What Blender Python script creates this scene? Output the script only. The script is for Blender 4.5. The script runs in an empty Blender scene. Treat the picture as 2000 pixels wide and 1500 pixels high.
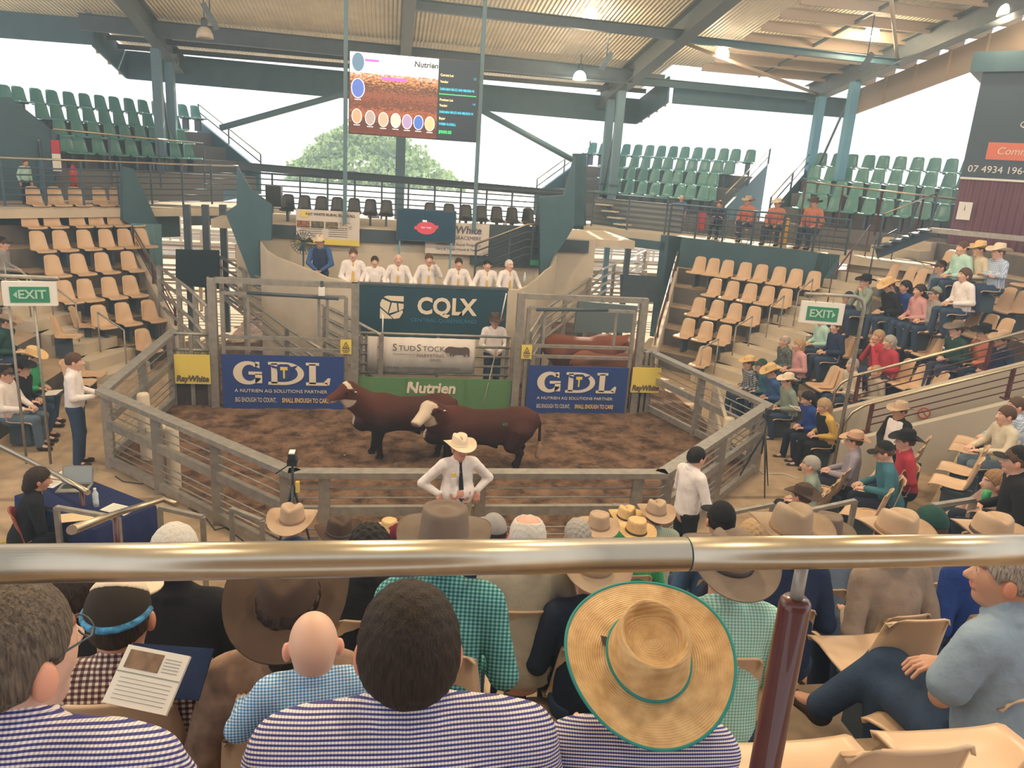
import bpy, math, random
import numpy as np
from mathutils import Vector, Matrix, Euler
random.seed(7); rng = np.random.default_rng(7)
scn = bpy.context.scene
COL = scn.collection
PI = math.pi
# ------------------------------------------------------------------ camera
F_PX, PITCH, SLOPE, CAMH, YAW = 1510.0, math.radians(15.8), .067, 4.75, math.radians(9.6)
_r = math.atan(SLOPE)
_R0 = np.array([1, 0, 0.]); _U0 = np.array([0, math.sin(PITCH), math.cos(PITCH)]); _F = np.array([0, math.cos(PITCH), -math.sin(PITCH)])
_R = _R0*math.cos(_r)+_U0*math.sin(_r); _U = _U0*math.cos(_r)-_R0*math.sin(_r)
_M = np.array([[math.cos(YAW), math.sin(YAW), 0], [-math.sin(YAW), math.cos(YAW), 0], [0, 0, 1]])
CR, CU, CF = _M@_R, _M@_U, _M@_F
CAM = np.array([0, 0, CAMH])
cam = bpy.data.objects.new('camera', bpy.data.cameras.new('camera')); COL.objects.link(cam)
cam.matrix_world = Matrix([[CR[0], CU[0], -CF[0], 0], [CR[1], CU[1], -CF[1], 0], [CR[2], CU[2], -CF[2], CAMH], [0, 0, 0, 1]])
cam.data.sensor_width = 36; cam.data.lens = F_PX/2000*36; cam.data.clip_start = .05; cam.data.clip_end = 500
scn.camera = cam
# ------------------------------------------------------------------ world, sun, exposure
scn.view_settings.view_transform = 'Standard'; scn.view_settings.look = 'None'
scn.view_settings.gamma = 1; scn.view_settings.exposure = 0.0; scn.view_settings.use_curve_mapping = False
w = bpy.data.worlds.new('world'); scn.world = w; w.use_nodes = True
nt = w.node_tree; bg = nt.nodes['Background']
tc = nt.nodes.new('ShaderNodeTexCoord'); sx = nt.nodes.new('ShaderNodeSeparateXYZ'); rp = nt.nodes.new('ShaderNodeValToRGB')
nt.links.new(tc.outputs['Generated'], sx.inputs[0]); nt.links.new(sx.outputs['Z'], rp.inputs[0]); nt.links.new(rp.outputs[0], bg.inputs[0])
rp.color_ramp.elements[0].color = (.93, .95, 1, 1); rp.color_ramp.elements[1].color = (.62, .78, 1, 1)
bg.inputs[1].default_value = 1.45
sun = bpy.data.objects.new('sun', bpy.data.lights.new('sun', 'SUN')); COL.objects.link(sun)
sun.data.energy = 9.0; sun.data.angle = .012; sun.data.color = (1, .93, .8)
sun.rotation_euler = Vector((-.42, -.80, -.62)).to_track_quat('-Z', 'Y').to_euler()
HAZE = 0.0075

# ------------------------------------------------------------------ helpers: pixels to places
CX, CY = 1.15, 13.8
def ray(x, y): return CF+CR*(x-1000)/F_PX-CU*(y-750)/F_PX
def atz(x, y, z):
    d = ray(x, y); return CAM+d*((z-CAMH)/d[2])
def aty(x, y, Y):
    d = ray(x, y); return CAM+d*(Y/d[1])
def atp(x, y, ang, dist):
    a = math.radians(ang); n = np.array([math.cos(a), math.sin(a), 0]); d = ray(x, y)
    return CAM+d*((dist-(CAM-np.array([CX, CY, 0]))@n)/(d@n))
def sec(ang, dist, s, z=0):
    a = math.radians(ang)
    return np.array([CX+math.cos(a)*dist-math.sin(a)*s, CY+math.sin(a)*dist+math.cos(a)*s, z])
ROW0, ROWD, RISE = 6.85, .8, .44

# ------------------------------------------------------------------ helpers: tags and objects
def tag(o, label=None, cat=None, group=None, kind=None):
    if label: o['label'] = label
    if cat: o['category'] = cat
    if group: o['group'] = group
    if kind: o['kind'] = kind
    return o
def thing(name, label, cat, loc=(0, 0, 0), rz=0, group=None):
    o = bpy.data.objects.new(name, None); COL.objects.link(o); o.empty_display_size = .1
    o.location = loc; o.rotation_euler = (0, 0, rz)
    return tag(o, label, cat, group)
def link(name, me, mat=None, parent=None, loc=None, rot=None, scale=None):
    o = bpy.data.objects.new(name, me); COL.objects.link(o)
    if parent: o.parent = parent
    if mat is not None:
        if len(me.materials) == 0: me.materials.append(None)
        o.material_slots[0].link = 'OBJECT'; o.material_slots[0].material = mat
    if loc is not None: o.location = loc
    if rot is not None: o.rotation_euler = rot
    if scale is not None: o.scale = (scale,)*3 if np.isscalar(scale) else scale
    return o
def np_mesh(name, V, Fc, smooth=True, colors=None):
    me = bpy.data.meshes.new(name)
    V = np.asarray(V, dtype=np.float32); Fc = np.asarray(Fc, dtype=np.int32)
    me.vertices.add(len(V)); me.vertices.foreach_set('co', V.ravel())
    n = Fc.shape[1]; me.loops.add(Fc.size); me.loops.foreach_set('vertex_index', Fc.ravel())
    me.polygons.add(len(Fc)); me.polygons.foreach_set('loop_start', np.arange(0, Fc.size, n, dtype=np.int32))
    me.polygons.foreach_set('use_smooth', np.full(len(Fc), smooth))
    me.update(calc_edges=True)
    if colors is not None:
        a = me.color_attributes.new('Col', 'FLOAT_COLOR', 'POINT')
        c = np.ones((len(V), 4), dtype=np.float32); c[:, :3] = colors; a.data.foreach_set('color', c.ravel())
    return me
class MB:
    """collects simple shapes, builds ONE mesh"""
    def __init__(s): s.v = []; s.f = []; s.sm = []
    def add(s, vs, fs, smooth=False):
        b = len(s.v); s.v += [tuple(map(float, v)) for v in vs]; s.f += [tuple(b+i for i in f) for f in fs]; s.sm += [smooth]*len(fs); return s
    def box(s, lo, hi):
        (x0, y0, z0), (x1, y1, z1) = lo, hi
        return s.add([(x0, y0, z0), (x1, y0, z0), (x1, y1, z0), (x0, y1, z0), (x0, y0, z1), (x1, y0, z1), (x1, y1, z1), (x0, y1, z1)],
                     [(0, 3, 2, 1), (4, 5, 6, 7), (0, 1, 5, 4), (1, 2, 6, 5), (2, 3, 7, 6), (3, 0, 4, 7)])
    def beam(s, a, b, w, h):
        a = Vector(a); b = Vector(b); d = (b-a).normalized()
        up = Vector((0, 0, 1)) if abs(d.z) < .97 else Vector((0, 1, 0))
        sd = d.cross(up).normalized()*w/2; u = sd.cross(d).normalized()*h/2
        vs = [p+i*sd+j*u for p in (a, b) for i, j in ((-1, -1), (1, -1), (1, 1), (-1, 1))]
        return s.add(vs, [(0, 1, 2, 3), (7, 6, 5, 4), (0, 4, 5, 1), (1, 5, 6, 2), (2, 6, 7, 3), (3, 7, 4, 0)])
    def tube(s, pts, r, n=10, cap=True):
        pts = [Vector(p) for p in pts]; k = len(pts); vs = []; rs = r if isinstance(r, (list, tuple)) else [r]*k
        prev = None
        for i, p in enumerate(pts):
            d = (pts[min(i+1, k-1)]-pts[max(i-1, 0)]).normalized()
            if prev is None: prev = d.orthogonal().normalized()
            sd = (prev-d*prev.dot(d)).normalized(); prev = sd; u = d.cross(sd)
            vs += [p+(sd*math.cos(2*PI*j/n)+u*math.sin(2*PI*j/n))*rs[i] for j in range(n)]
        fs = [(i*n+j, i*n+(j+1) % n, (i+1)*n+(j+1) % n, (i+1)*n+j) for i in range(k-1) for j in range(n)]
        s.add(vs, fs, True)
        if cap:
            b = len(s.v)-len(vs); s.f += [tuple(b+j for j in range(n))[::-1], tuple(b+(k-1)*n+j for j in range(n))]; s.sm += [False, False]
        return s
    def lathe(s, prof, n=20, c=(0, 0, 0)):
        vs = [(c[0]+r*math.cos(2*PI*j/n), c[1]+r*math.sin(2*PI*j/n), c[2]+z) for r, z in prof for j in range(n)]
        return s.add(vs, [(i*n+j, i*n+(j+1) % n, (i+1)*n+(j+1) % n, (i+1)*n+j) for i in range(len(prof)-1) for j in range(n)], True)
    def prism(s, poly, d0, d1, axis='y'):
        """poly in the plane across the axis, extruded from d0 to d1"""
        f = {'y': lambda p, d: (p[0], d, p[1]), 'z': lambda p, d: (p[0], p[1], d), 'x': lambda p, d: (d, p[0], p[1])}[axis]
        n = len(poly); vs = [f(p, d0) for p in poly]+[f(p, d1) for p in poly]
        return s.add(vs, [tuple(range(n))[::-1], tuple(range(n, 2*n))]+[(i, (i+1) % n, n+(i+1) % n, n+i) for i in range(n)])
    def mesh(s, name='mesh'):
        me = bpy.data.meshes.new(name); me.from_pydata(s.v, [], s.f)
        me.polygons.foreach_set('use_smooth', s.sm); me.update()
        import bmesh
        bm = bmesh.new(); bm.from_mesh(me); bmesh.ops.recalc_face_normals(bm, faces=bm.faces); bm.to_mesh(me); bm.free()
        return me
    def build(s, name, mat, parent=None, **k): return link(name, s.mesh(name), mat, parent, **k)
def struct(name, mb, mat):
    o = mb.build(name, mat); o['kind'] = 'structure'; return o

# ------------------------------------------------------------------ materials
MATS = {}
def mat(name, col, rough=.6, metal=0, noise=0, scale=8, bump=0, bscale=60, emis=0, sheen=0, coat=0):
    if name in MATS: return MATS[name]
    m = bpy.data.materials.new(name); m.use_nodes = True; n = m.node_tree; b = n.nodes['Principled BSDF']
    b.inputs['Base Color'].default_value = (*col, 1); b.inputs['Roughness'].default_value = rough; b.inputs['Specular IOR Level'].default_value = .25 if rough > .55 else .5; b.inputs['Metallic'].default_value = metal
    if coat: b.inputs['Coat Weight'].default_value = coat
    if sheen: b.inputs['Sheen Weight'].default_value = sheen
    if emis: b.inputs['Emission Color'].default_value = (*col, 1); b.inputs['Emission Strength'].default_value = emis
    if noise or bump:
        t = n.nodes.new('ShaderNodeTexCoord')
    if noise:
        nz = n.nodes.new('ShaderNodeTexNoise'); nz.inputs['Scale'].default_value = scale; nz.inputs['Detail'].default_value = 5
        n.links.new(t.outputs['Object'], nz.inputs['Vector'])
        r = n.nodes.new('ShaderNodeValToRGB'); r.color_ramp.elements[0].position = .3; r.color_ramp.elements[1].position = .7
        r.color_ramp.elements[0].color = (*[c*(1-noise) for c in col], 1); r.color_ramp.elements[1].color = (*[min(1, c*(1+noise)) for c in col], 1)
        n.links.new(nz.outputs[0], r.inputs[0]); n.links.new(r.outputs[0], b.inputs['Base Color'])
    if bump:
        bz = n.nodes.new('ShaderNodeTexNoise'); bz.inputs['Scale'].default_value = bscale; bz.inputs['Detail'].default_value = 4
        n.links.new(t.outputs['Object'], bz.inputs['Vector'])
        bp = n.nodes.new('ShaderNodeBump'); bp.inputs['Strength'].default_value = bump; bp.inputs['Distance'].default_value = .02
        n.links.new(bz.outputs[0], bp.inputs['Height']); n.links.new(bp.outputs[0], b.inputs['Normal'])
    MATS[name] = m; return m
def gingham(name, c0, cx, cz, cb, px, pz, fx=.5, fz=.5, rough=.85):
    if name in MATS: return MATS[name]
    m = bpy.data.materials.new(name); m.use_nodes = True; n = m.node_tree; b = n.nodes['Principled BSDF']; b.inputs['Roughness'].default_value = rough
    t = n.nodes.new('ShaderNodeTexCoord'); s = n.nodes.new('ShaderNodeSeparateXYZ'); n.links.new(t.outputs['Object'], s.inputs[0])
    def stripe(sock, p, f, sock2=None, w2=0):
        if sock2 is not None:
            a = n.nodes.new('ShaderNodeMath'); a.operation = 'MULTIPLY_ADD'; n.links.new(sock2, a.inputs[0]); a.inputs[1].default_value = w2; n.links.new(sock, a.inputs[2]); sock = a.outputs[0]
        d = n.nodes.new('ShaderNodeMath'); d.operation = 'DIVIDE'; n.links.new(sock, d.inputs[0]); d.inputs[1].default_value = p
        fr = n.nodes.new('ShaderNodeMath'); fr.operation = 'FRACT'; n.links.new(d.outputs[0], fr.inputs[0])
        l = n.nodes.new('ShaderNodeMath'); l.operation = 'LESS_THAN'; n.links.new(fr.outputs[0], l.inputs[0]); l.inputs[1].default_value = f; return l.outputs[0]
    X = stripe(s.outputs['X'], px, fx); Z = stripe(s.outputs['Z'], pz, fz, s.outputs['Y'], .6)
    def mix(fac, a, bb):
        q = n.nodes.new('ShaderNodeMix'); q.data_type = 'RGBA'; n.links.new(fac, q.inputs[0])
        for i, v in ((6, a), (7, bb)):
            if isinstance(v, tuple): q.inputs[i].default_value = (*v, 1)
            else: n.links.new(v, q.inputs[i])
        return q.outputs[2]
    n.links.new(mix(Z, mix(X, c0, cx), mix(X, cz, cb)), b.inputs['Base Color'])
    MATS[name] = m; return m
def corrugated(name, col, period=.08, axis='X', rough=.45, metal=0, noise=.12):
    m = mat(name, col, rough, metal, noise=noise, scale=1.5); n = m.node_tree; b = n.nodes['Principled BSDF']
    t = n.nodes.new('ShaderNodeTexCoord'); wv = n.nodes.new('ShaderNodeTexWave'); wv.bands_direction = axis; wv.wave_profile = 'SIN'
    wv.inputs['Scale'].default_value = 2*PI/20/period; n.links.new(t.outputs['Object'], wv.inputs['Vector'])
    bp = n.nodes.new('ShaderNodeBump'); bp.inputs['Distance'].default_value = .03; bp.inputs['Strength'].default_value = 1
    n.links.new(wv.outputs[1], bp.inputs['Height']); n.links.new(bp.outputs[0], b.inputs['Normal'])
    return m
def vcol(name, rough=.6, sss=0, bump=0, bscale=80, sheen=0):
    m = mat(name, (1, 1, 1), rough, bump=bump, bscale=bscale, sheen=sheen); n = m.node_tree; b = n.nodes['Principled BSDF']
    a = n.nodes.new('ShaderNodeVertexColor'); a.layer_name = 'Col'; n.links.new(a.outputs[0], b.inputs['Base Color'])
    if sss: b.inputs['Subsurface Weight'].default_value = sss; b.inputs['Subsurface Scale'].default_value = .01
    return m
M_CONC = mat('concrete', (.43, .32, .21), .85, noise=.18, scale=3, bump=.15)
M_CONCW = mat('painted_concrete', (.60, .52, .40), .8, noise=.08, scale=2, bump=.05)
M_WALLB = mat('beige_wall', (.60, .53, .42), .8, noise=.06, scale=2)
M_STEEL = mat('galvanised_steel', (.36, .34, .30), .45, .55, noise=.18, scale=10)
M_STEELD = mat('dark_painted_steel', (.055, .085, .11), .5, .1, noise=.15, scale=4)
M_TEAL = mat('teal_painted_steel', (.045, .11, .14), .55, noise=.12, scale=3)
M_BLUEPOST = mat('light_blue_steel', (.14, .34, .46), .5)
M_RAILMAR = mat('maroon_painted_steel', (.085, .013, .012), .35, .0, coat=.6, noise=.1, scale=20)
M_CHROME = mat('brushed_stainless', (.52, .45, .34), .3, 1, noise=.05, scale=30)
M_BEIGE = mat('beige_seat_plastic', (.66, .46, .29), .36, noise=.05, scale=5)
M_GREEN = mat('green_seat_plastic', (.09, .25, .23), .3)
M_BLACKP = mat('black_plastic', (.02, .025, .03), .4)
M_PAPER = mat('white_paper', (.80, .76, .68), .7)
M_INK = mat('printed_ink', (.12, .09, .08), .7)
M_WHITE = mat('white_print', (.80, .78, .72), .6)
M_YEL = mat('yellow_print', (.80, .60, .12), .6)
M_SKIN = vcol('skin', .5, .05)
M_COAT = vcol('bull_coat', .62, bump=.3, bscale=120); M_COAT.node_tree.nodes['Principled BSDF'].inputs['Specular IOR Level'].default_value = .15
def cloth(name, col, noise=.08): return mat('cloth_'+name, col, .85, noise=noise, scale=14, bump=.25, bscale=25)

# ------------------------------------------------------------------ text
def text(s, size, m, parent, x, z, y=-.012, name='lettering', bold=0, align='CENTER', shear=0, wscale=1, ext=.002, rot=None, label=None):
    cu = bpy.data.curves.new('t', 'FONT'); cu.body = s; cu.size = size; cu.align_x = align; cu.align_y = 'CENTER'; cu.offset = bold; cu.shear = shear; cu.extrude = ext; cu.resolution_u = 3
    o = bpy.data.objects.new('t', cu); COL.objects.link(o)
    me = bpy.data.meshes.new_from_object(o.evaluated_get(bpy.context.evaluated_depsgraph_get()))
    bpy.data.objects.remove(o); bpy.data.curves.remove(cu)
    me.transform(Matrix(((wscale, 0, 0, x), (0, 0, -1, y), (0, 1, 0, z), (0, 0, 0, 1))))
    me.materials.clear()
    q = link(name, me, m, parent)
    if label: q['label'] = label
    return q

# ------------------------------------------------------------------ signed-distance sculpting
class SDF:
    def __init__(s, lo, hi, res):
        s.res = res; s.lo = np.array(lo, float)-2*res; s.n = np.ceil((np.array(hi)+2*res-s.lo)/res).astype(int)+1
        s.F = np.full(s.n, .3, dtype=np.float32); s.ax = [s.lo[i]+np.arange(s.n[i])*res for i in range(3)]
    def sub(s, lo, hi):
        i0 = np.clip(np.floor((lo-s.lo)/s.res).astype(int), 0, s.n); i1 = np.clip(np.ceil((hi-s.lo)/s.res).astype(int)+1, 0, s.n)
        sl = tuple(slice(a, b) for a, b in zip(i0, i1)); return sl, np.meshgrid(*[s.ax[i][sl[i]] for i in range(3)], indexing='ij', sparse=True)
    def comb(s, sl, d, k):
        A = s.F[sl]; h = np.clip(.5+.5*(A-d)/k, 0, 1); s.F[sl] = A*(1-h)+d*h-k*h*(1-h)
    def cap(s, a, b, ra, rb=None, k=.03, sq=(1, 1, 1), op='u'):
        rb = ra if rb is None else rb; a = np.array(a, float); b = np.array(b, float); m = max(ra, rb)*max(sq)+k*1.5+s.res*2
        sl, (X, Y, Z) = s.sub(np.minimum(a, b)-m, np.maximum(a, b)+m)
        if min(x.size for x in (X, Y, Z)) == 0: return s
        q = np.array(sq); c = (a+b)/2
        X, Y, Z = (X-c[0])/q[0], (Y-c[1])/q[1], (Z-c[2])/q[2]; A = (a-c)/q; B = (b-c)/q; D = B-A
        t = np.clip(((X-A[0])*D[0]+(Y-A[1])*D[1]+(Z-A[2])*D[2])/max(D@D, 1e-9), 0, 1)
        L = np.sqrt((X-A[0]-t*D[0])**2+(Y-A[1]-t*D[1])**2+(Z-A[2]-t*D[2])**2)
        d = (L-(ra+(rb-ra)*t))*(.5*(min(q)+1) if min(q) < 1 else 1)
        if op == 'u': s.comb(sl, d, k)
        else:
            A = s.F[sl]; h = np.clip(.5-.5*(A+d)/k, 0, 1); s.F[sl] = A*(1-h)-d*h+k*h*(1-h)
        return s
    def ell(s, c, r, k=.02, op='u'):
        m = max(r); return s.cap(c, np.array(c)+[0, 0, 1e-4], m, m, k, tuple(np.array(r)/m), op)
    def cut(s, fn, k=.01):
        X, Y, Z = np.meshgrid(*s.ax, indexing='ij', sparse=True); d = fn(X, Y, Z)   # keep where d<0
        h = np.clip(.5-.5*(s.F-d)/k, 0, 1); s.F = (s.F*(1-h)+d*h+k*h*(1-h)).astype(np.float32); return s
    def wobble(s, amp, sc):
        X, Y, Z = np.meshgrid(*s.ax, indexing='ij', sparse=True)
        s.F = s.F+amp*(np.sin(X*sc+1)*np.sin(Y*sc*1.1+Z*sc*.6)+.6*np.sin(Z*sc*1.7+X*sc*.8)*np.sin(Y*sc*1.9)).astype(np.float32); return s
    def mesh(s):
        Fd = s.F.copy(); Fd[0] = Fd[-1] = 1; Fd[:, 0] = Fd[:, -1] = 1; Fd[:, :, 0] = Fd[:, :, -1] = 1
        ins = Fd < 0; n = s.n; cid = lambda I: (I[0]*n[1]+I[1])*n[2]+I[2]
        ids = []; ps = []; qs = []
        for ax in range(3):
            a = [slice(None)]*3; b = [slice(None)]*3; a[ax] = slice(0, -1); b[ax] = slice(1, None); a = tuple(a); b = tuple(b)
            I = np.array(np.nonzero(ins[a] != ins[b]))
            f0 = Fd[a][tuple(I)]; f1 = Fd[b][tuple(I)]; pos = I.astype(float); pos[ax] += f0/(f0-f1)
            o1, o2 = [(1, 2), (2, 0), (0, 1)][ax]; q = []
            for d1, d2 in ((0, 0), (1, 0), (1, 1), (0, 1)):
                J = I.copy(); J[o1] -= d1; J[o2] -= d2; c = cid(J); q.append(c); ids.append(c); ps.append(pos.T)
            q = np.array(q).T; fl = f0 > 0; q[fl] = q[fl][:, ::-1]; qs.append(q)
        ids = np.concatenate(ids); ps = np.concatenate(ps); u, inv = np.unique(ids, return_inverse=True); cnt = np.bincount(inv)
        V = np.stack([np.bincount(inv, ps[:, i])/cnt for i in range(3)], 1)*s.res+s.lo
        return V, np.searchsorted(u, np.concatenate(qs)).astype(np.int32)
def joinVF(parts):
    V = []; Fc = []; C = []; b = 0
    for v, f, c in parts: V.append(v); Fc.append(f+b); C.append(c); b += len(v)
    return np.concatenate(V), np.concatenate(Fc), np.concatenate(C)
SKIN = np.array([.56, .30, .20]); SKIN2 = np.array([.66, .40, .29])
def head_vf(kind, res=.0065):
    g = SDF((-.11, -.13, -.2), (.11, .15, .13), res)
    fat = 1.08 if kind == 'm' else (.98 if kind == 'f' else 1.0)
    g.ell((0, -.012, .022), (.076, .096, .098)); g.cap((0, .02, -.04), (0, .05, -.085), .058*fat, .034*fat, .03)
    g.ell((0, .055, -.01), (.055, .042, .06), .03)
    g.cap((0, .088, .012), (0, .112, -.024), .009, .014, .012); g.ell((.013, .1, -.03), (.009, .009, .008), .008); g.ell((-.013, .1, -.03), (.009, .009, .008), .008)
    for sx_ in (-1, 1):
        g.ell((sx_*.03, .1, .013), (.018, .012, .012), .012, 's'); g.ell((sx_*.03, .083, .012), (.013, .012, .011), .004)
        g.cap((sx_*.018, .088, .032), (sx_*.045, .078, .033), .008, .006, .012)
        g.ell((sx_*.084, -.004, -.01), (.014, .021, .034), .008)
    g.cap((-.02, .09, -.056), (.02, .09, -.056), .008, .008, .01); g.cap((-.022, .102, -.0575), (.022, .102, -.0575), .002, .002, .004, op='s')
    g.cap((0, -.02, -.05), (0, -.03, -.19), .056*fat, .062*fat, .03)
    V, Fc = g.mesh(); x, y, z = V.T; C = np.ones((len(V), 3))
    def paint(m, c): C[m] = c
    C[:] = 1
    paint((y > .078) & (abs(z+.057) < .011) & (abs(x) < .026), (1.0, .62, .62))
    e = (y > .06) & (((abs(x)-.03)/.014)**2+((z-.012)/.007)**2 < 1); paint(e, (1.2, 1.7, 2.2)); paint((y > .06) & (((abs(x)-.03)/.006)**2+((z-.012)/.007)**2 < 1), (.1, .1, .12))
    paint((y > .05) & (abs(z-.036) < .006) & (abs(abs(x)-.032) < .02), (.32, .25, .22))
    paint((abs(x) > .074) & (abs(z+.008) < .035), (1.1, .85, .8))
    return V, Fc, C
HEADS = {k: head_vf(k) for k in 'mf'}
def hand_vf(res=.0045):
    g = SDF((-.06, -.03, -.05), (.07, .2, .05), res)
    g.cap((0, -.02, 0), (0, .03, 0), .026, .03, .02, (1, 1, .75)); g.cap((-.018, .05, 0), (.02, .055, 0), .026, .026, .02, (1, 1, .55))
    for i, (x, l) in enumerate(((-.03, .06), (-.01, .075), (.01, .08), (.03, .07))):
        a = (x, .075, 0); m_ = (x*1.12, .075+l*.5, -.008); e = (x*1.15, .075+l*.85, -.032-.002*i)
        g.cap(a, m_, .0095, .0088, .006); g.cap(m_, e, .0088, .0075, .004)
    g.cap((.025, .01, -.004), (.055, .045, -.012), .015, .012, .012); g.cap((.055, .045, -.012), (.062, .075, -.022), .0115, .009, .005)
    V, Fc = g.mesh(); return V, Fc, np.ones((len(V), 3))
HAND = hand_vf()
def xf(vf, M, flip=False):
    V, Fc, C = vf; V = V.copy()
    if flip: V[:, 0] *= -1; Fc = Fc[:, ::-1]
    M = np.array(M); return V@M[:3, :3].T+M[:3, 3], Fc, C
def hair_mesh(kind):
    g = SDF((-.13, -.2, -.44 if kind in ('long', 'tail') else -.16), (.13, .14, .16), .0065)
    if kind in ('short', 'crop', 'ring', 'curly', 'thin'):
        t = {'short': .014, 'crop': .007, 'ring': .012, 'curly': .03, 'thin': .009}[kind]
        g.ell((0, -.014, .024), (.077+t, .097+t, .099+t)); g.cap((0, -.035, -.01), (0, -.035, -.06), .068+t*.6, .052+t*.5, .03)
        g.wobble(.0045 if kind == 'curly' else .0018, 110 if kind == 'curly' else 160)
        g.cut(lambda X, Y, Z: -(Z-(-.035+1.0*(Y+.0)))*.7, .008)
        g.cut(lambda X, Y, Z: -(Z+.045-.3*np.maximum(0, np.abs(X)-.02))+0*Y, .01)
        for q in (-1, 1): g.ell((q*.09, .004, -.02), (.034, .028, .042), .008, 's')
        if kind == 'ring': g.cut(lambda X, Y, Z: .072-np.sqrt((X*1.1)**2+(Y+.0)**2+((Z-.13)*.9)**2)*1.0, .006)
    elif kind in ('long', 'tail', 'bob'):
        t = .018
        g.ell((0, -.014, .024), (.077+t, .097+t, .099+t)); g.cap((0, -.06, 0), (0, -.075, -.09), .08, .07, .03)
        if kind == 'long': g.cap((0, -.075, -.08), (0, -.095, -.28), .08, .06, .03, (1, .6, 1))
        if kind == 'tail': g.cap((0, -.1, -.09), (.01, -.14, -.25), .034, .03, .02); g.cap((.01, -.14, -.25), (-.01, -.15, -.40), .03, .014, .02)
        g.wobble(.003, 120)
        g.cut(lambda X, Y, Z: np.where(Y > .0, -(Z-(-.03+1.0*Y)), -(.035-Y)+0*Z+0*X)*.7, .01)
    V, Fc = g.mesh(); return np_mesh('hair', V, Fc)
HAIRS = {}
def get_hair(k):
    if k not in HAIRS: HAIRS[k] = hair_mesh(k)
    return HAIRS[k]

# ------------------------------------------------------------------ hats
def hat_mesh(kind, brim=.105, curl=.045, crown=.115, front=-.02, dent='cattle'):
    n = 72; rings = []
    prof = [(0, crown), (.2, crown), (.4, crown), (.58, crown), (.74, crown*.995), (.86, crown*.97), (.94, crown*.9), (.98, crown*.75), (1.02, crown*.5), (1.06, crown*.2), (1.09, 0)]
    a, b = .083, .102; V = []
    for rho, z in prof:
        for j in range(n):
            th = 2*PI*j/n; cx, sy = math.cos(th), math.sin(th)
            x = a*rho*cx; y = b*rho*sy
            h = z/crown; zz = z
            if h > .4:
                pin = 1-.28*max(0, (h-.4)/.6)*max(0, sy)**1.5; x *= pin
                if dent == 'cattle':
                    zz -= .034*math.exp(-(x/.021)**2)*(1 if rho < .9 else (1-rho)/.1 if rho < 1 else 0)*(.8+.4*sy*rho)
                    if sy > 0: zz -= .02*rho*sy*(h-.4)/.6
                elif dent == 'tear':
                    k = max(0, 1-(rho/.84)**6); dome = math.exp(-(rho/.45)**2); zz -= .026*k-.016*dome
                    zz -= .02*max(0, sy)*rho
                elif dent == 'round': zz = crown*math.sqrt(max(0, 1-(rho/1.09)**2.6))
            V.append((x, y, zz))
    m = 10
    for i in range(1, m+1):
        t = i/m; fl = t
        for j in range(n):
            th = 2*PI*j/n; cx, sy = math.cos(th), math.sin(th)
            br = brim*(1-.12*abs(cx)**3)
            x = (a*1.09+br*t)*cx; y = (b*1.09+br*t*.95)*sy
            up = curl*(abs(cx)**2.2)*t**1.7; z = up+front*(abs(sy)**2)*t**1.3
            x -= cx*up*.35
            V.append((x, y, z))
    R = len(prof)+m; Fc = [(i*n+j, i*n+(j+1) % n, (i+1)*n+(j+1) % n, (i+1)*n+j) for i in range(R-1) for j in range(n)]
    V = np.array(V)
    # give it thickness: an inner copy
    k = len(V); V2 = V.copy(); V2[:, 2] -= .004; V2[:len(prof)*n, :2] *= .96
    F2 = [tuple(q+k for q in f[::-1]) for f in Fc]; L = (R-1)*n
    rim = [(L+j, k+L+j, k+L+(j+1) % n, L+(j+1) % n) for j in range(n)]
    return np_mesh('hat', np.concatenate([V, V2]), np.array(Fc+F2+rim)[:, ::-1])
def band_mesh(h=.018, z0=.002, r=1.10):
    mb = MB(); n = 48; a, b = .083*r+.002, .102*r+.002
    vs = [((a-.004*q)*math.cos(2*PI*j/n), (b-.004*q)*math.sin(2*PI*j/n), z0+h*q) for q in (0, 1) for j in range(n)]
    vs += [((a-.012)*math.cos(2*PI*j/n), (b-.012)*math.sin(2*PI*j/n), z0+h*q) for q in (1, 0) for j in range(n)]
    mb.add(vs, [(i*n+j, i*n+(j+1) % n, (i+1)*n+(j+1) % n, (i+1)*n+j) for i in range(3) for j in range(n)], True); return mb.mesh('hatband')
def cap_mesh():
    g = SDF((-.12, -.14, -.03), (.12, .21, .15), .007)
    g.ell((0, -.01, .0), (.09, .108, .115)); g.cut(lambda X, Y, Z: -Z+0*X, .004)
    g.cap((-.03, .13, .0), (.03, .13, .0), .065, .065, .01, (1, 1, .12)); V, Fc = g.mesh(); return np_mesh('cap', V, Fc)
HATM = {'felt': hat_mesh('felt'), 'wide': hat_mesh('wide', .12, .055, .125), 'tear': hat_mesh('tear', .10, .03, .12, -.015, 'tear'), 'flat': hat_mesh('flat', .11, .008, .105, -.015, 'tear'), 'cap': cap_mesh()}
BAND = band_mesh()

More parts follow.
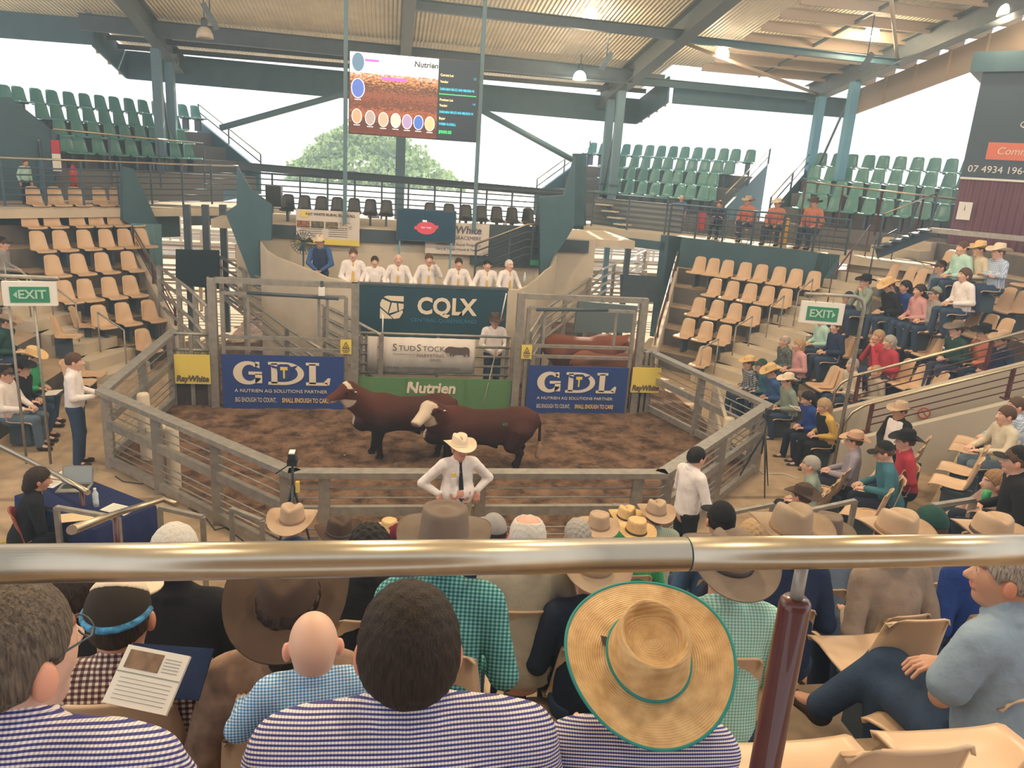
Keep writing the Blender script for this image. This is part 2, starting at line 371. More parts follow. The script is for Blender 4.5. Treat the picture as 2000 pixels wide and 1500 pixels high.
# ------------------------------------------------------------------ people
def hair_mat(c):
    nm = 'hair_%02d%02d%02d' % tuple(int(v*99) for v in c)
    if nm in MATS: return MATS[nm]
    m = mat(nm, c, .6); n = m.node_tree; b = n.nodes['Principled BSDF']; t = n.nodes.new('ShaderNodeTexCoord'); mp = n.nodes.new('ShaderNodeMapping'); mp.inputs['Scale'].default_value = (260, 200, 22)
    nz = n.nodes.new('ShaderNodeTexNoise'); nz.inputs['Scale'].default_value = 1; nz.inputs['Detail'].default_value = 3; nz.inputs['Distortion'].default_value = .6; n.links.new(t.outputs['Object'], mp.inputs[0]); n.links.new(mp.outputs[0], nz.inputs['Vector'])
    r = n.nodes.new('ShaderNodeValToRGB'); r.color_ramp.elements[0].position = .32; r.color_ramp.elements[1].position = .68; lo_, hi_ = (.8, 1.12) if max(c) > .35 else (.45, 1.6); r.color_ramp.elements[0].color = (*[v*lo_ for v in c], 1); r.color_ramp.elements[1].color = (*[min(1, v*hi_) for v in c], 1)
    n.links.new(nz.outputs[0], r.inputs[0]); n.links.new(r.outputs[0], b.inputs['Base Color']); bp = n.nodes.new('ShaderNodeBump'); bp.inputs['Distance'].default_value = .004; bp.inputs['Strength'].default_value = .8; n.links.new(nz.outputs[0], bp.inputs['Height']); n.links.new(bp.outputs[0], b.inputs['Normal'])
    return m
def lerp(a, b, t): return tuple(a[i]+(b[i]-a[i])*t for i in range(3))
ARMS = {  # elbow, wrist for the right side (x>0), sitting
    'lap': ((.25, .03, .70), (.10, .27, .66)), 'knee': ((.25, .06, .70), (.15, .34, .60)), 'fwd': ((.24, .14, .74), (.10, .38, .70)),
    'chin': ((.21, .20, .68), (.05, .20, .98)), 'cross': ((.24, .10, .76), (-.06, .22, .76)), 'back': ((.27, -.04, .72), (.24, .16, .60)), 'out': ((.30, .1, .78), (.30, .34, .72))}
ARMS_ST = {'down': ((.25, -.02, 1.12), (.24, .05, .86)), 'hips': ((.39, -.06, 1.17), (.235, .03, 1.06)), 'rail': ((.30, .08, 1.14), (.27, .30, .96)),
    'hold': ((.24, .03, 1.12), (.10, .27, 1.10)), 'wave': ((.25, .12, 1.25), (.12, .24, 1.52)), 'front': ((.25, .06, 1.12), (.05, .24, .98)), 'side': ((.27, .05, 1.13), (.33, .20, .90))}
def person(label, loc, face, pose='sit', arms='lap', shirt=None, pants=None, hair='short', haircol=(.1, .06, .03), hat=None, hatcol=None, band=None,
           lean=.06, s=1.0, res=.02, skin=SKIN, yaw=0, nod=0, sleeve='long', arms2=None, belly=0, group=None, tie=None, hattilt=0, hscale=1.05, headk='m', legs='n', collar=True, shoes=None, bw=1.07, nk=.172, vest=None, twist=0):
    root = thing('person', label, 'person', tuple(loc), math.radians(face)-PI/2, group); root.scale = (s, s, s)
    sit = pose == 'sit'
    hz = .50 if sit else .93; sh = .50 if sit else .93
    A = ARMS if sit else ARMS_ST; ar = A[arms]; al = A[arms2 or arms]
    chest = np.array([0, lean*.75, hz+.34]); shz = hz+.50; sho = np.array([0, lean, shz]); neck = np.array([0, lean+.01, shz+.05]); head = np.array([0, lean+.045+.02*(nod > 0), shz+nk])
    if sit: hz -= .0
    dz = 0 if sit else 0
    def torso(g, o, arms_to='wrist'):
        g.cap((0, -.01, hz), (0, lean*.4, hz+.15), (.15+o)*bw, (.138+o)*bw+belly*.4, .05, (1, .74, 1)); g.cap((0, lean*.4, hz+.12), chest, (.138+o)*bw+belly*.5, (.152+o)*bw, .05, (1, .70, 1))
        if belly: g.ell((0, lean*.4+.05, hz+.14), (.14+belly, .1+belly, .13), .05)
        g.cap((-.125*bw, sho[1], shz-.03), (.125*bw, sho[1], shz-.03), .075+o, .075+o, .06, (1, .9, 1)); g.cap(sho+[0, 0, .0], neck+[0, -.005, .03], .07+o*.5, .055+o*.3, .04)
        for sx_, (el, wr) in ((1, ar), (-1, al)):
            q = np.array([sx_, 1, 1]); S = np.array([sx_*.175*bw, sho[1], shz-.03]); E = np.array(el)*q+[sx_*.175*(bw-1), 0, 0]; W = np.array(wr)*q
            if arms_to == 'short': g.cap(S, lerp(S, E, .75), .056+o, .058+o*1.5, .03)
            else: g.cap(S, E, .052+o, .042+o, .03); g.cap(E, W if arms_to == 'wrist' else lerp(E, W, .96), .042+o, .030+o*.9, .02)
    kn = {'n': (.11, .44), 'wide': (.19, .40), 'x': (.02, .44)}[legs]
    def leg(g, o, foot=False):
        for sx_ in (-1, 1):
            if sit:
                H = (sx_*.09, .02, hz-.01); K = (sx_*kn[0], kn[1], .50+(.04 if legs == 'x' and sx_ > 0 else 0)); Af = (sx_*kn[0], kn[1]-.02+(.05*sx_), .09)
                if legs == 'x' and sx_ > 0: K = (.02, .46, .58); Af = (-.12, .62, .30)
            else: H = (sx_*.085, 0, .90); K = (sx_*.10, .02, .50); Af = (sx_*.11, -.02, .08)
            g.cap(H, K, .083+o, .060+o, .04); g.cap(K, Af, .058+o, .042+o*1.6, .03)
            if foot: g.cap(Af, (Af[0], Af[1]+.13, Af[2]-.045), .04, .032, .03, (1, 1, .8))
    hi_z = shz+.1; xr = .55 if arms in ('hips',) else .42
    lo = (-xr, -.3, 0); hi = (xr, .82 if sit else .5, hi_z)
    if 'wave' in (arms, arms2): hi = (xr, .5, 1.75)
    g = SDF(lo, hi, res); torso(g, -.004); leg(g, -.006, True); V, Fc = g.mesh()
    parts = [(V, Fc, np.ones((len(V), 3)))]
    hm = Matrix.Translation(head) @ Euler((math.radians(-nod), 0, math.radians(yaw))).to_matrix().to_4x4() @ Matrix.Scale(hscale, 4)
    parts.append(xf(HEADS[headk], hm))
    for sx_, (el, wr) in ((1, ar), (-1, al)):
        q = np.array([sx_, 1, 1]); E = Vector(np.array(el)*q); W = Vector(np.array(wr)*q); d = (W-E).normalized()
        if arms == 'hips': d = Vector((-sx_*.22, .5, -.85)).normalized()
        x = d.cross(Vector((0, 0, 1))).normalized(); zz = x.cross(d)
        Mh = Matrix(((x[0], d[0], zz[0], W[0]), (x[1], d[1], zz[1], W[1]), (x[2], d[2], zz[2], W[2]), (0, 0, 0, 1)))
        parts.append(xf(HAND, Mh, flip=sx_ > 0))
    V, Fc, C = joinVF(parts)
    link('body', np_mesh('body', V, Fc, colors=C*np.array(skin)), M_SKIN, root)
    g = SDF(lo, hi, res); torso(g, .012, 'short' if sleeve == 'short' else 'w')
    if res < .015: g.wobble(.0022, 38)
    zb = hz-(.06 if sit else .02); g.cut(lambda X, Y, Z: zb-Z+0*X, .01)
    if collar:
        for k in range(10):
            a0, a1 = 2*PI*k/10, 2*PI*(k+1)/10; P = lambda a, r, z: (r*math.sin(a), neck[1]+r*math.cos(a)*1.05, z)
            if 1 <= k <= 8: g.cap(P(a0, .07, shz+.03+.025*(1-math.cos(a0))/2), P(a1, .07, shz+.03+.025*(1-math.cos(a1))/2), .016, .015, .01)
    V, Fc = g.mesh(); link('shirt', np_mesh('shirt', V, Fc), shirt, root)
    if vest is not None:
        g = SDF(lo, hi, res)
        g.cap((0, -.01, hz), chest, .155*bw+.018, .158*bw+.02, .05, (1, .74, 1)); g.cap((-.1, sho[1], shz-.03), (.1, sho[1], shz-.03), .098, .098, .06, (1, .9, 1)); g.cut(lambda X, Y, Z: np.abs(X)+0*Y+0*Z-.165, .01); g.cut(lambda X, Y, Z: Z-(shz+.03)+0*X, .01)
        V, Fc = g.mesh(); link('vest', np_mesh('vest', V, Fc), vest, root)
    g = SDF((-.35, -.3, 0), (.35, .85, hz+(.25 if sit else .08)), res)
    leg(g, .012); g.cap((-.05, -.01, hz), (.05, -.01, hz), .13, .13, .05, (1, .85, 1)); zt = hz+.03; g.cut(lambda X, Y, Z: (np.where(Y < .1, Z-zt, Z-zt-.3) if sit else Z-zt+0*Y)+0*X, .01)
    V, Fc = g.mesh(); link('trousers', np_mesh('trousers', V, Fc), pants or CL['jeans'], root)
    g = SDF((-.25, -.15, -.02), (.25, .9, .4), min(res, .014))
    for sx_ in (-1, 1):
        Af = (sx_*kn[0], kn[1]-.02+.05*sx_, .09) if sit else (sx_*.11, -.02, .09)
        if sit and legs == 'x' and sx_ > 0: Af = (-.12, .62, .30)
        g.cap(Af, (Af[0], Af[1], Af[2]-.04), .055, .052, .02); g.cap((Af[0], Af[1], Af[2]-.045), (Af[0], Af[1]+.15, Af[2]-.05), .045, .04, .02, (1, 1, .8))
    V, Fc = g.mesh(); link('shoes', np_mesh('shoes', V, Fc), shoes or CL['boot'], root)
    HR = Euler((math.radians(-nod), 0, math.radians(yaw)))
    if hair: link('hair', get_hair(hair), hair_mat(haircol), root, loc=head, rot=HR, scale=hscale)
    if hat:
        R = HR.to_matrix() @ Euler((math.radians(hattilt), 0, 0)).to_matrix()
        off = R @ Vector((0, -.012, .048 if hat != 'cap' else .035))*hscale
        h = link('hat' if hat != 'cap' else 'cap', HATM[hat], hatcol, root, loc=Vector(head)+off, rot=R.to_euler(), scale=hscale)
        if hat != 'cap' and band is not None: link('hatband', BAND, band, h)
    if tie is not None:
        mb = MB(); y0 = lean*.75+.118+belly*.5
        mb.add([(-.022, lean+.075, shz+.03), (.022, lean+.075, shz+.03), (.014, lean+.09, shz-.01), (-.014, lean+.09, shz-.01), (.034, y0+.02+belly*.6, hz+.12), (-.034, y0+.02+belly*.6, hz+.12), (0, y0+.02+belly*.6, hz+.07)],
               [(0, 1, 2, 3), (3, 2, 4, 5), (5, 4, 6)])
        o = mb.build('tie', tie, root); sm = o.modifiers.new('s', 'SOLIDIFY'); sm.thickness = .012; sm.offset = 0
    return root
CL = {}
for k_, c_ in dict(jeans=(.035, .06, .11), jeansd=(.015, .022, .04), jeansl=(.12, .17, .22), khaki=(.38, .29, .17), black=(.012, .012, .014), boot=(.05, .03, .02), white=(.80, .74, .72), cream=(.62, .55, .42), grey=(.30, .30, .29),
                   beige=(.44, .38, .29), navy=(.02, .035, .09), blue=(.05, .12, .30), royal=(.02, .06, .28), ltblue=(.27, .36, .46), denim=(.05, .10, .20), teal=(.05, .17, .22), sage=(.26, .32, .27), green=(.05, .38, .16),
                   red=(.45, .04, .06), coral=(.60, .20, .13), pink=(.62, .33, .33), orange=(.62, .22, .14), grblue=(.20, .26, .33), taupe=(.36, .28, .22), mint=(.45, .68, .60), yellow=(.65, .42, .10), dkgreen=(.02, .07, .06), lilac=(.34, .31, .38), greyw=(.33, .31, .30)).items():
    CL[k_] = cloth(k_, c_)
G_FAM = gingham('gingham_navy', (.78, .74, .70), (.50, .47, .50), (.055, .06, .27), (.03, .03, .15), .0062, .0092, .45, .5)
G_BABY = gingham('gingham_light_blue', (.70, .76, .82), (.25, .46, .68), (.25, .46, .68), (.04, .20, .42), .014, .014)
G_TEAL = gingham('gingham_teal', (.26, .50, .48), (.06, .27, .27), (.06, .27, .27), (.008, .10, .11), .016, .016)
G_MINT = gingham('gingham_mint', (.62, .80, .72), (.34, .62, .54), (.34, .62, .54), (.16, .42, .36), .014, .014)
G_PLAID = gingham('plaid_brown', (.72, .66, .56), (.22, .12, .10), (.22, .12, .10), (.05, .02, .03), .02, .02)
G_CHK = gingham('check_dark', (.55, .55, .55), (.16, .18, .22), (.16, .18, .22), (.03, .04, .07), .05, .05)
G_STR = gingham('striped_green', (.50, .54, .44), (.26, .34, .26), (.50, .54, .44), (.26, .34, .26), .02, .02)
G_LBCHK = gingham('check_light_blue', (.66, .72, .80), (.40, .5, .66), (.40, .5, .66), (.2, .3, .5), .03, .03)
FLORAL = mat('floral_brown', (.30, .19, .13), .85, noise=.45, scale=14, bump=.2, bscale=20)
PATT = mat('patterned_dark', (.12, .14, .13), .85, noise=.7, scale=30)
H_TAN = mat('felt_tan', (.48, .35, .24), .9, noise=.06, scale=12); H_GREY = mat('felt_grey_brown', (.20, .155, .12), .9, noise=.08, scale=12)
H_FAWN = mat('felt_fawn', (.36, .27, .19), .9, noise=.06, scale=12); H_DARK = mat('felt_dark', (.035, .028, .022), .9); H_CREAM = mat('felt_cream', (.72, .60, .45), .85)
H_BRIM = mat('felt_brown', (.085, .055, .04), .9, noise=.1, scale=10); H_STRAW = mat('straw', (.72, .50, .24), .75, noise=.12, scale=60, bump=.4, bscale=150); H_PEACH = mat('felt_peach', (.56, .36, .24), .9)
B_DARK = mat('band_dark', (.03, .02, .018), .5); B_TAN = mat('band_tan', (.25, .16, .1), .6); B_TEAL = mat('band_teal', (.03, .26, .24), .7)

# ================================================================== STRUCTURE
def octpoly(r):  # octagon corners, apothem r
    R = r/math.cos(PI/8); return [(CX+R*math.cos(PI/8+k*PI/4), CY+R*math.sin(PI/8+k*PI/4)) for k in range(8)]
# ground far outside and the concrete apron
M_GROUND = mat('dry_ground', (.62, .50, .36), .95, noise=.2, scale=.6)
struct('floor', MB().box((-90, 19, -.3), (90, 160, -.06)), M_GROUND)['label'] = 'dry pale ground outside the arena'
mb = MB(); mb.box((-16, -4, -.3), (20, 20, 0)); struct('floor', mb, M_CONC)
# dirt of the ring: relief grid
n = 150; xs = np.linspace(-5.4, 7.7, n); ys = np.linspace(8.2, 24, n); Xg, Yg = np.meshgrid(xs, ys, indexing='ij')
def vnoise(X, Y, seed, sc):
    r = np.random.default_rng(seed); Z = np.zeros_like(X)
    for _ in range(18):
        a = r.uniform(0, 2*PI); f = sc*r.uniform(.6, 1.8); Z += np.sin((X*math.cos(a)+Y*math.sin(a))*f+r.uniform(0, 6))
    return Z/18
Zg = .035+.05*vnoise(Xg, Yg, 1, 9)+.05*vnoise(Xg, Yg, 2, 22)
Vg = np.stack([Xg.ravel(), Yg.ravel(), Zg.ravel()], 1); I = np.arange(n*n).reshape(n, n)
Fg = np.stack([I[:-1, :-1].ravel(), I[1:, :-1].ravel(), I[1:, 1:].ravel(), I[:-1, 1:].ravel()], 1)
cen = Vg[Fg].mean(1); ringp = (cen[:, 1] > 8.62) & (abs(cen[:, 0]-CX) < 5.2) & ((abs(cen[:, 0]-CX)+abs(cen[:, 1]-CY)) < 5.2*1.4142) | (cen[:, 1] > 14.4) & (abs(cen[:, 0]-CX) < 5.1)
M_DIRT = mat('ring_dirt', (.13, .072, .042), .95, bump=1, bscale=9); nn = M_DIRT.node_tree
tcn = nn.nodes.new('ShaderNodeTexCoord'); n1 = nn.nodes.new('ShaderNodeTexNoise'); n1.inputs['Scale'].default_value = 2.6; n1.inputs['Detail'].default_value = 8; n1.inputs['Roughness'].default_value = .75
rr = nn.nodes.new('ShaderNodeValToRGB'); rr.color_ramp.elements[0].position = .38; rr.color_ramp.elements[0].color = (.045, .024, .015, 1); rr.color_ramp.elements[1].position = .62; rr.color_ramp.elements[1].color = (.24, .145, .09, 1)
nn.links.new(tcn.outputs['Object'], n1.inputs['Vector']); nn.links.new(n1.outputs[0], rr.inputs[0]); nn.links.new(rr.outputs[0], nn.nodes['Principled BSDF'].inputs['Base Color'])
dirt = link('ring_dirt_floor', np_mesh('dirt', Vg, Fg[ringp]), M_DIRT); tag(dirt, 'churned red-brown dirt covering the floor of the sale ring', 'dirt', kind='stuff')

# stepped lower stands
M_RISER = mat('riser_face_dark', (.15, .135, .12), .85, noise=.15, scale=3)  # one darker tone for every upright face of the steps
NF = [0, .42, .84, 1.26, 1.68, 2.08, 2.42, 2.68]
def stand(name, ang, rows, s_lo, s_hi, zf, d0=ROW0-.42, label=None):
    mb = MB()
    for k in range(rows):
        z = zf(k)
        if z <= 0: continue
        a = d0+ROWD*k; b = a+ROWD+.02; lo = s_lo(a) if callable(s_lo) else s_lo; hi = s_hi(a) if callable(s_hi) else s_hi
        P = [sec(ang, a, lo), sec(ang, b, s_lo(b) if callable(s_lo) else lo), sec(ang, b, s_hi(b) if callable(s_hi) else hi), sec(ang, a, hi)]
        mb.prism([(p[0], p[1]) for p in P], -.05 if k < 2 else z-.75, z, 'z')
    o = struct(name, mb, M_CONC)
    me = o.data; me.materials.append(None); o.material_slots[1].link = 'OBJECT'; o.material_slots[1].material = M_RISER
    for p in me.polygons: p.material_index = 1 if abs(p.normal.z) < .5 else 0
    if label: o['label'] = label
T8 = math.tan(PI/8)
rz = lambda k: RISE*k
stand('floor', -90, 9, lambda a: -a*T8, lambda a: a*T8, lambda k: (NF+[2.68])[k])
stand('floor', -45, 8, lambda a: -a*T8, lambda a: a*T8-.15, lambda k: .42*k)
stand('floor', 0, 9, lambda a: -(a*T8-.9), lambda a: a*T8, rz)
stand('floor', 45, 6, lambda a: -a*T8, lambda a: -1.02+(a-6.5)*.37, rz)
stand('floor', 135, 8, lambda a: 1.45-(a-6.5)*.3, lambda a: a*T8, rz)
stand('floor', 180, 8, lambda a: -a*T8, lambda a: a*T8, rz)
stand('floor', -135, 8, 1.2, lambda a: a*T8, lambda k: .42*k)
# stairs between the sectors (half steps)
def stairs(ang, rows, width, off=0, d0=ROW0-.5, rise=RISE):
    mb = MB(); a = math.radians(ang); u = np.array([math.cos(a), math.sin(a)]); v = np.array([-u[1], u[0]])
    for k in range(rows*2):
        r = (d0+.4*k)/math.cos(PI/8); c = np.array([CX, CY])+v*off; P = [c+u*r-v*width/2, c+u*(r+.43)-v*width/2, c+u*(r+.43)+v*width/2, c+u*r+v*width/2]
        mb.prism([tuple(p) for p in P], 0 if k < 2 else rise*(k+1)/2-.5, rise*(k+1)/2, 'z')
    return mb
struct('floor', stairs(157.5, 7, 1.3), M_CONCW)['label'] = 'concrete aisle steps of the left stand'
struct('floor', stairs(22.5, 8, 1.4), M_CONCW)['label'] = 'concrete aisle steps of the right stand'
# side parapets of the far blocks
def parapet(ang, sf, lab):
    mb = MB(); q = lambda d, z, e: tuple(sec(ang, d, sf(d)+e, z))
    P = [(6.35, 0), (6.35, .74), (10.4, 2.2), (10.4, 0)]
    n_ = len(P); vs = [q(d, z, e) for e in (-.08, .08) for d, z in P]
    mb.add(vs, [tuple(range(n_)), tuple(range(n_, 2*n_))[::-1]]+[(i, (i+1) % n_, n_+(i+1) % n_, n_+i) for i in range(n_)])
    struct('wall_'+lab, mb, M_CONCW)['label'] = 'sloping concrete parapet between the %s seats and the race' % lab
    t = thing('handrail', 'maroon rail with steel top on the %s stand parapet beside the cattle race' % lab, 'handrail', q(6.35, .74, 0))
    L = t.location; zt_ = lambda d: .74+(d-6.35)*1.46/4.05; pts = [Vector(q(d, z, 0))-L for d, z in ((6.4, .76), (6.4, 1.1), (6.6, zt_(6.6)+.5), (10.3, zt_(10.3)+.5))]
    MB().tube(pts, .022, 8).build('top_rail', M_CHROME, t)
    for h in (.12, .25, .38): MB().tube([Vector(q(6.7, zt_(6.7)+h, 0))-L, Vector(q(10.3, zt_(10.3)+h, 0))-L], .014, 6).build('rail', M_RAILMAR, t)
    for d in (6.75, 8.5, 10.2): MB().beam(Vector(q(d, zt_(d), 0))-L, Vector(q(d, zt_(d)+.5, 0))-L, .05, .05).build('post', M_RAILMAR, t)
parapet(135, lambda d: 1.45-(d-6.5)*.3, 'left'); parapet(45, lambda d: -1.02+(d-6.5)*.37, 'right')
# teal back walls and concourse slabs
CZ = 3.05
def slab(ang, d0, d1, s0, s1, z0, z1, name, m, lab=None):
    P = [sec(ang, d0, s0), sec(ang, d1, s0), sec(ang, d1, s1), sec(ang, d0, s1)]
    o = struct(name, MB().prism([(p[0], p[1]) for p in P], z0, z1, 'z'), m)
    if lab: o['label'] = lab
slab(45, 10.75, 13.0, -9, 4.4, CZ-.2, CZ, 'floor', M_CONCW)
slab(45, 10.7, 10.85, -3.9, .9, 1.6, CZ, 'wall_right', M_TEAL, 'dark teal wall below the upper platform')
slab(45, 10.7, 10.85, .5, 1.15, .0, CZ, 'wall_right', M_TEAL)
slab(45, 10.7, 10.9, 1.0, 4.4, CZ-.45, CZ-.2, 'trim_1', M_TEAL)
slab(45, 11.9, 12.0, 1.1, 4.3, CZ, CZ+.85, 'wall_right', corrugated('grey_planks', (.13, .15, .16), .16, 'Z'), 'dark plank wall under the upper centre right seats')
slab(135, 10.75, 13.2, -4.9, 9, CZ-.2, CZ, 'floor', M_CONCW)
slab(135, 10.7, 10.9, -5.0, -1.5, CZ-.45, CZ-.2, 'trim_2', M_STEELD)
slab(135, 11.6, 11.75, -1.75, 9, 2.2, CZ, 'wall_left', M_TEAL)
slab(45, 13.0, 13.1, -9, 5.4, CZ, CZ+.55, 'wall_right', mat('grey_riser', (.16, .16, .16), .8)); slab(135, 13.3, 13.4, -4.3, 9, CZ, CZ+.75, 'wall_left', MATS['grey_riser'])
struct('floor', MB().box((-4.2, 19.6, CZ-.2), (6.3, 22.6, CZ)), M_CONCW)
# teal wedge walls beside the races
def quadwall(pts, th, name, m, lab=None):
    """pts: 3-D polygon; extruded by th along its normal"""
    P = [Vector(p) for p in pts]; nrm = (P[1]-P[0]).cross(P[-1]-P[0]).normalized()*th; n_ = len(P); mb = MB()
    mb.add(P+[p+nrm for p in P], [tuple(range(n_)), tuple(range(n_, 2*n_))[::-1]]+[(i, (i+1) % n_, n_+(i+1) % n_, n_+i) for i in range(n_)])
    o = struct(name, mb, m)
    if lab: o['label'] = lab
    return o
qp = lambda ang, d, L: [atp(x, y, ang, d) for x, y in L]
quadwall(qp(135, 10.6, [(240, 325), (262, 330), (310, 440), (308, 470), (262, 445), (241, 430)]), .15, 'wall_left', M_TEAL, 'dark teal wedge panel beside the left seats')
quadwall(qp(135, 10.45, [(256, 436), (315, 438), (322, 600), (300, 590), (258, 470)]), .05, 'wall_left', corrugated('teal_corrugated', (.12, .26, .30), .11), 'corrugated pale teal panel at the left race')
quadwall([aty(x, y, 18.6) for x, y in [(462, 325), (490, 372), (530, 400), (530, 470), (505, 470), (508, 560), (496, 560), (440, 415), (462, 400)]], .2, 'wall_left', M_TEAL, 'dark teal wall left of the auctioneers')
quadwall([aty(x, y, 18.6) for x, y in [(1120, 305), (1100, 380), (1052, 385), (1052, 560), (1078, 500), (1100, 470), (1118, 440)]], .2, 'wall_right', M_TEAL, 'teal column wall right of the auctioneers')
quadwall(qp(45, 10.75, [(1118, 300), (1140, 300), (1140, 450), (1118, 450)]), .15, 'wall_right', M_TEAL)
# corrugated teal panel by the right aisle
quadwall(qp(45, 10.7, [(1598, 495), (1640, 500), (1625, 520), (1590, 568), (1580, 566)]), .05, 'wall_right', MATS['teal_corrugated'], 'corrugated teal panel behind the right aisle handrail')

# ---------------- roof
RB = lambda Y: 7.05+.155*(26.8-Y)      # underside of the rafters
RS = lambda Y: RB(Y)+.55
M_SHEET = corrugated('roof_sheet', (.80, .71, .54), .11, 'X', .5)
M_SHEETL = corrugated('roof_sheet_pale', (.88, .78, .58), .11, 'X', .5)
def sheet(x0, x1, y0, y1, dz, name, m, t=.02):
    mb = MB(); mb.add([(x0, y0, RS(y0)+dz), (x1, y0, RS(y0)+dz), (x1, y1, RS(y1)+dz), (x0, y1, RS(y1)+dz), (x0, y0, RS(y0)+dz+t), (x1, y0, RS(y0)+dz+t), (x1, y1, RS(y1)+dz+t), (x0, y1, RS(y1)+dz+t)],
                     [(0, 3, 2, 1), (4, 5, 6, 7), (0, 1, 5, 4), (1, 2, 6, 5), (2, 3, 7, 6), (3, 0, 4, 7)]); return struct(name, mb, m)
sheet(-8.4, 9.3, 3.5, 24.3, 0, 'ceiling', M_SHEET)['label'] = 'corrugated lining under the arena roof'
sheet(-8.5, 8.7, 24.3, 28.2, .25, 'ceiling', M_SHEET); sheet(9.3, 15.2, 3.5, 25.2, .25, 'ceiling', M_SHEETL); sheet(-15, -8.4, 3.5, 25.4, .1, 'ceiling', M_SHEET)
def steel(label, pts, w, h, m=M_STEELD, name='steel_beam', cat='beam', group=None):
    a = Vector(pts[0]); t = MB()
    b = Vector(pts[1]); d = (b-a); up = Vector((0, 0, 1)) if abs(d.normalized().z) < .97 else Vector((0, 1, 0)); sd = d.cross(up).normalized(); u = sd.cross(d).normalized()
    t.beam(Vector((0, 0, 0)), d, w*.12, h*.94)                                   # web
    for q in (-1, 1): t.beam(u*q*(h/2-.012), d+u*q*(h/2-.012), w, .024)           # flanges
    o = t.build(name, m, loc=a); return tag(o, label, cat, group)
LR = [(-6.75, 28.0, RB(28)+.25), (-6.0, 14, RB(14)+.25)]
steel('long roof rafter above the left corner columns, pale underside', LR, .32, .55, mat('rafter_steel', (.10, .12, .13), .5, noise=.1))
steel('roof rafter at centre above the big screen', [(.35, 26.5, RB(26.5)+.25), (.35, 12, RB(12)+.25)], .3, .5, MATS['rafter_steel'])
steel('massive roof rafter running down to the right corner columns', [(7.2, 28.0, RB(28)+.25), (7.2, 12, RB(12)+.25)], .36, .6, MATS['rafter_steel'])
steel('roof rafter over the far right upper seats', [(13.4, 25.1, RB(25.1)+.25), (13.4, 13, RB(13)+.25)], .34, .55, MATS['rafter_steel'])
steel('dark cross beam behind the big screen along the roof edge', [(-8.4, 24.3, RB(24.3)+.28), (7.2, 24.3, RB(24.3)+.1)], .2, .42)
steel('dark cross beam under the roof in front of the big screen', [(.35, 20.3, RB(20.3)+.2), (7.2, 20.3, RB(20.3)+.1)], .18, .25)
steel('blue-grey cross beam between the two right rafters', [(7.2, 20.6, RB(20.6)+.12), (13.4, 20.6, RB(20.6)+.05)], .16, .18, M_TEAL)
steel('blue-grey edge beam of the right roof bay', [(7.2, 24.6, RB(24.6)+.1), (13.4, 24.6, RB(24.6)+.05)], .18, .22, M_TEAL)
for k in range(3): steel('thin purlin of the roof bay behind the big screen', [(-8.3, 25.2+.9*k, RB(25.2+.9*k)+.42), (8.5, 25.2+.9*k, RB(25.2+.9*k)+.42)], .08, .14, MATS['rafter_steel'], 'purlin', 'purlin', 'purlins behind the big screen')
sheet(-15, 15.2, -7, 3.5, .3, 'ceiling', M_SHEET)
struct('wall_back', MB().box((-9, -7.2, 0), (11, -7, 9.4)), mat('unseen_wall', (.34, .25, .17), .9, noise=.1))['label'] = 'unseen back wall added behind the camera to darken rail reflections'  # unseen wall, put in so the front rail reflects something dark
M_PURL = mat('purlin_tan', (.45, .35, .26), .6)
for k in range(14):
    Y = 24.2-.95*k; steel('tan roof purlin under the pale sheets of the right bay', [(9.3, Y, RB(Y)+.55), (15.1, Y, RB(Y)+.55)], .08, .26, M_PURL, 'purlin', 'purlin', 'purlins of the right roof bay')
steel('angle bridging the purlins of the right roof bay', [(11.3, 24.5, RB(24.5)+.5), (11.3, 13, RB(13)+.5)], .05, .08, MATS['rafter_steel'])
for a, b in (((7.3, 21.0), (13.3, 24.4)), ((10.0, 16.2), (13.3, 20.5))): tag(MB().tube([(0, 0, 0), Vector((b[0], b[1], RB(b[1])+.1))-Vector((a[0], a[1], RB(a[1])+.2))], .05, 8).build('roof_brace', M_PURL, loc=(a[0], a[1], RB(a[1])+.2)), 'round diagonal roof brace, %s' % ('between the two right rafters' if a[1] > 20 else 'nearer the camera at the right'), 'brace')
# fascias
def fascia(p0, p1, h, m, lab, ribs=0):
    a = Vector(p0); b = Vector(p1); mb = MB(); d = (b-a); mb.beam(Vector((0, 0, h/2)), d+Vector((0, 0, h/2)), .06, h)
    o = mb.build('trim_3', m, loc=a); o['kind'] = 'structure'; o['label'] = lab
    for k in range(ribs):
        q = a+d*((k+.5)/ribs); r = MB().box((-.04, -.1, -.02), (.04, .0, h)).build('fascia_rib', M_PURL, loc=q, rot=(0, 0, math.atan2(d.y, d.x))); tag(r, 'upright rib on the roof fascia', 'rib', 'fascia ribs')
fascia((-8.4, 28.1, 6.6), (8.6, 28.1, 6.42), .85, M_TEAL, 'deep dark fascia of the centre roof bay')
fascia((-8.4, 28.1, 6.6), (-8.4, 25.3, 7.2), .8, M_TEAL, 'return fascia at the left of the centre bay', 3)
fascia((8.6, 25.0, 6.95), (8.6, 28.1, 6.42), .8, M_TEAL, 'return fascia at the right of the centre bay', 4)
fascia((-15, 25.3, 7.2), (-8.4, 25.3, 7.25), .9, M_TEAL, 'dark fascia of the left roof bay')
fascia((8.8, 25.1, 6.95), (14.8, 25.1, 6.95), .6, M_TEAL, 'corrugated fascia of the right roof bay')
fascia((14.8, 25.1, 6.95), (14.8, 13, RB(13)-.3), .75, M_PURL, 'tan side fascia of the right roof bay', 9)
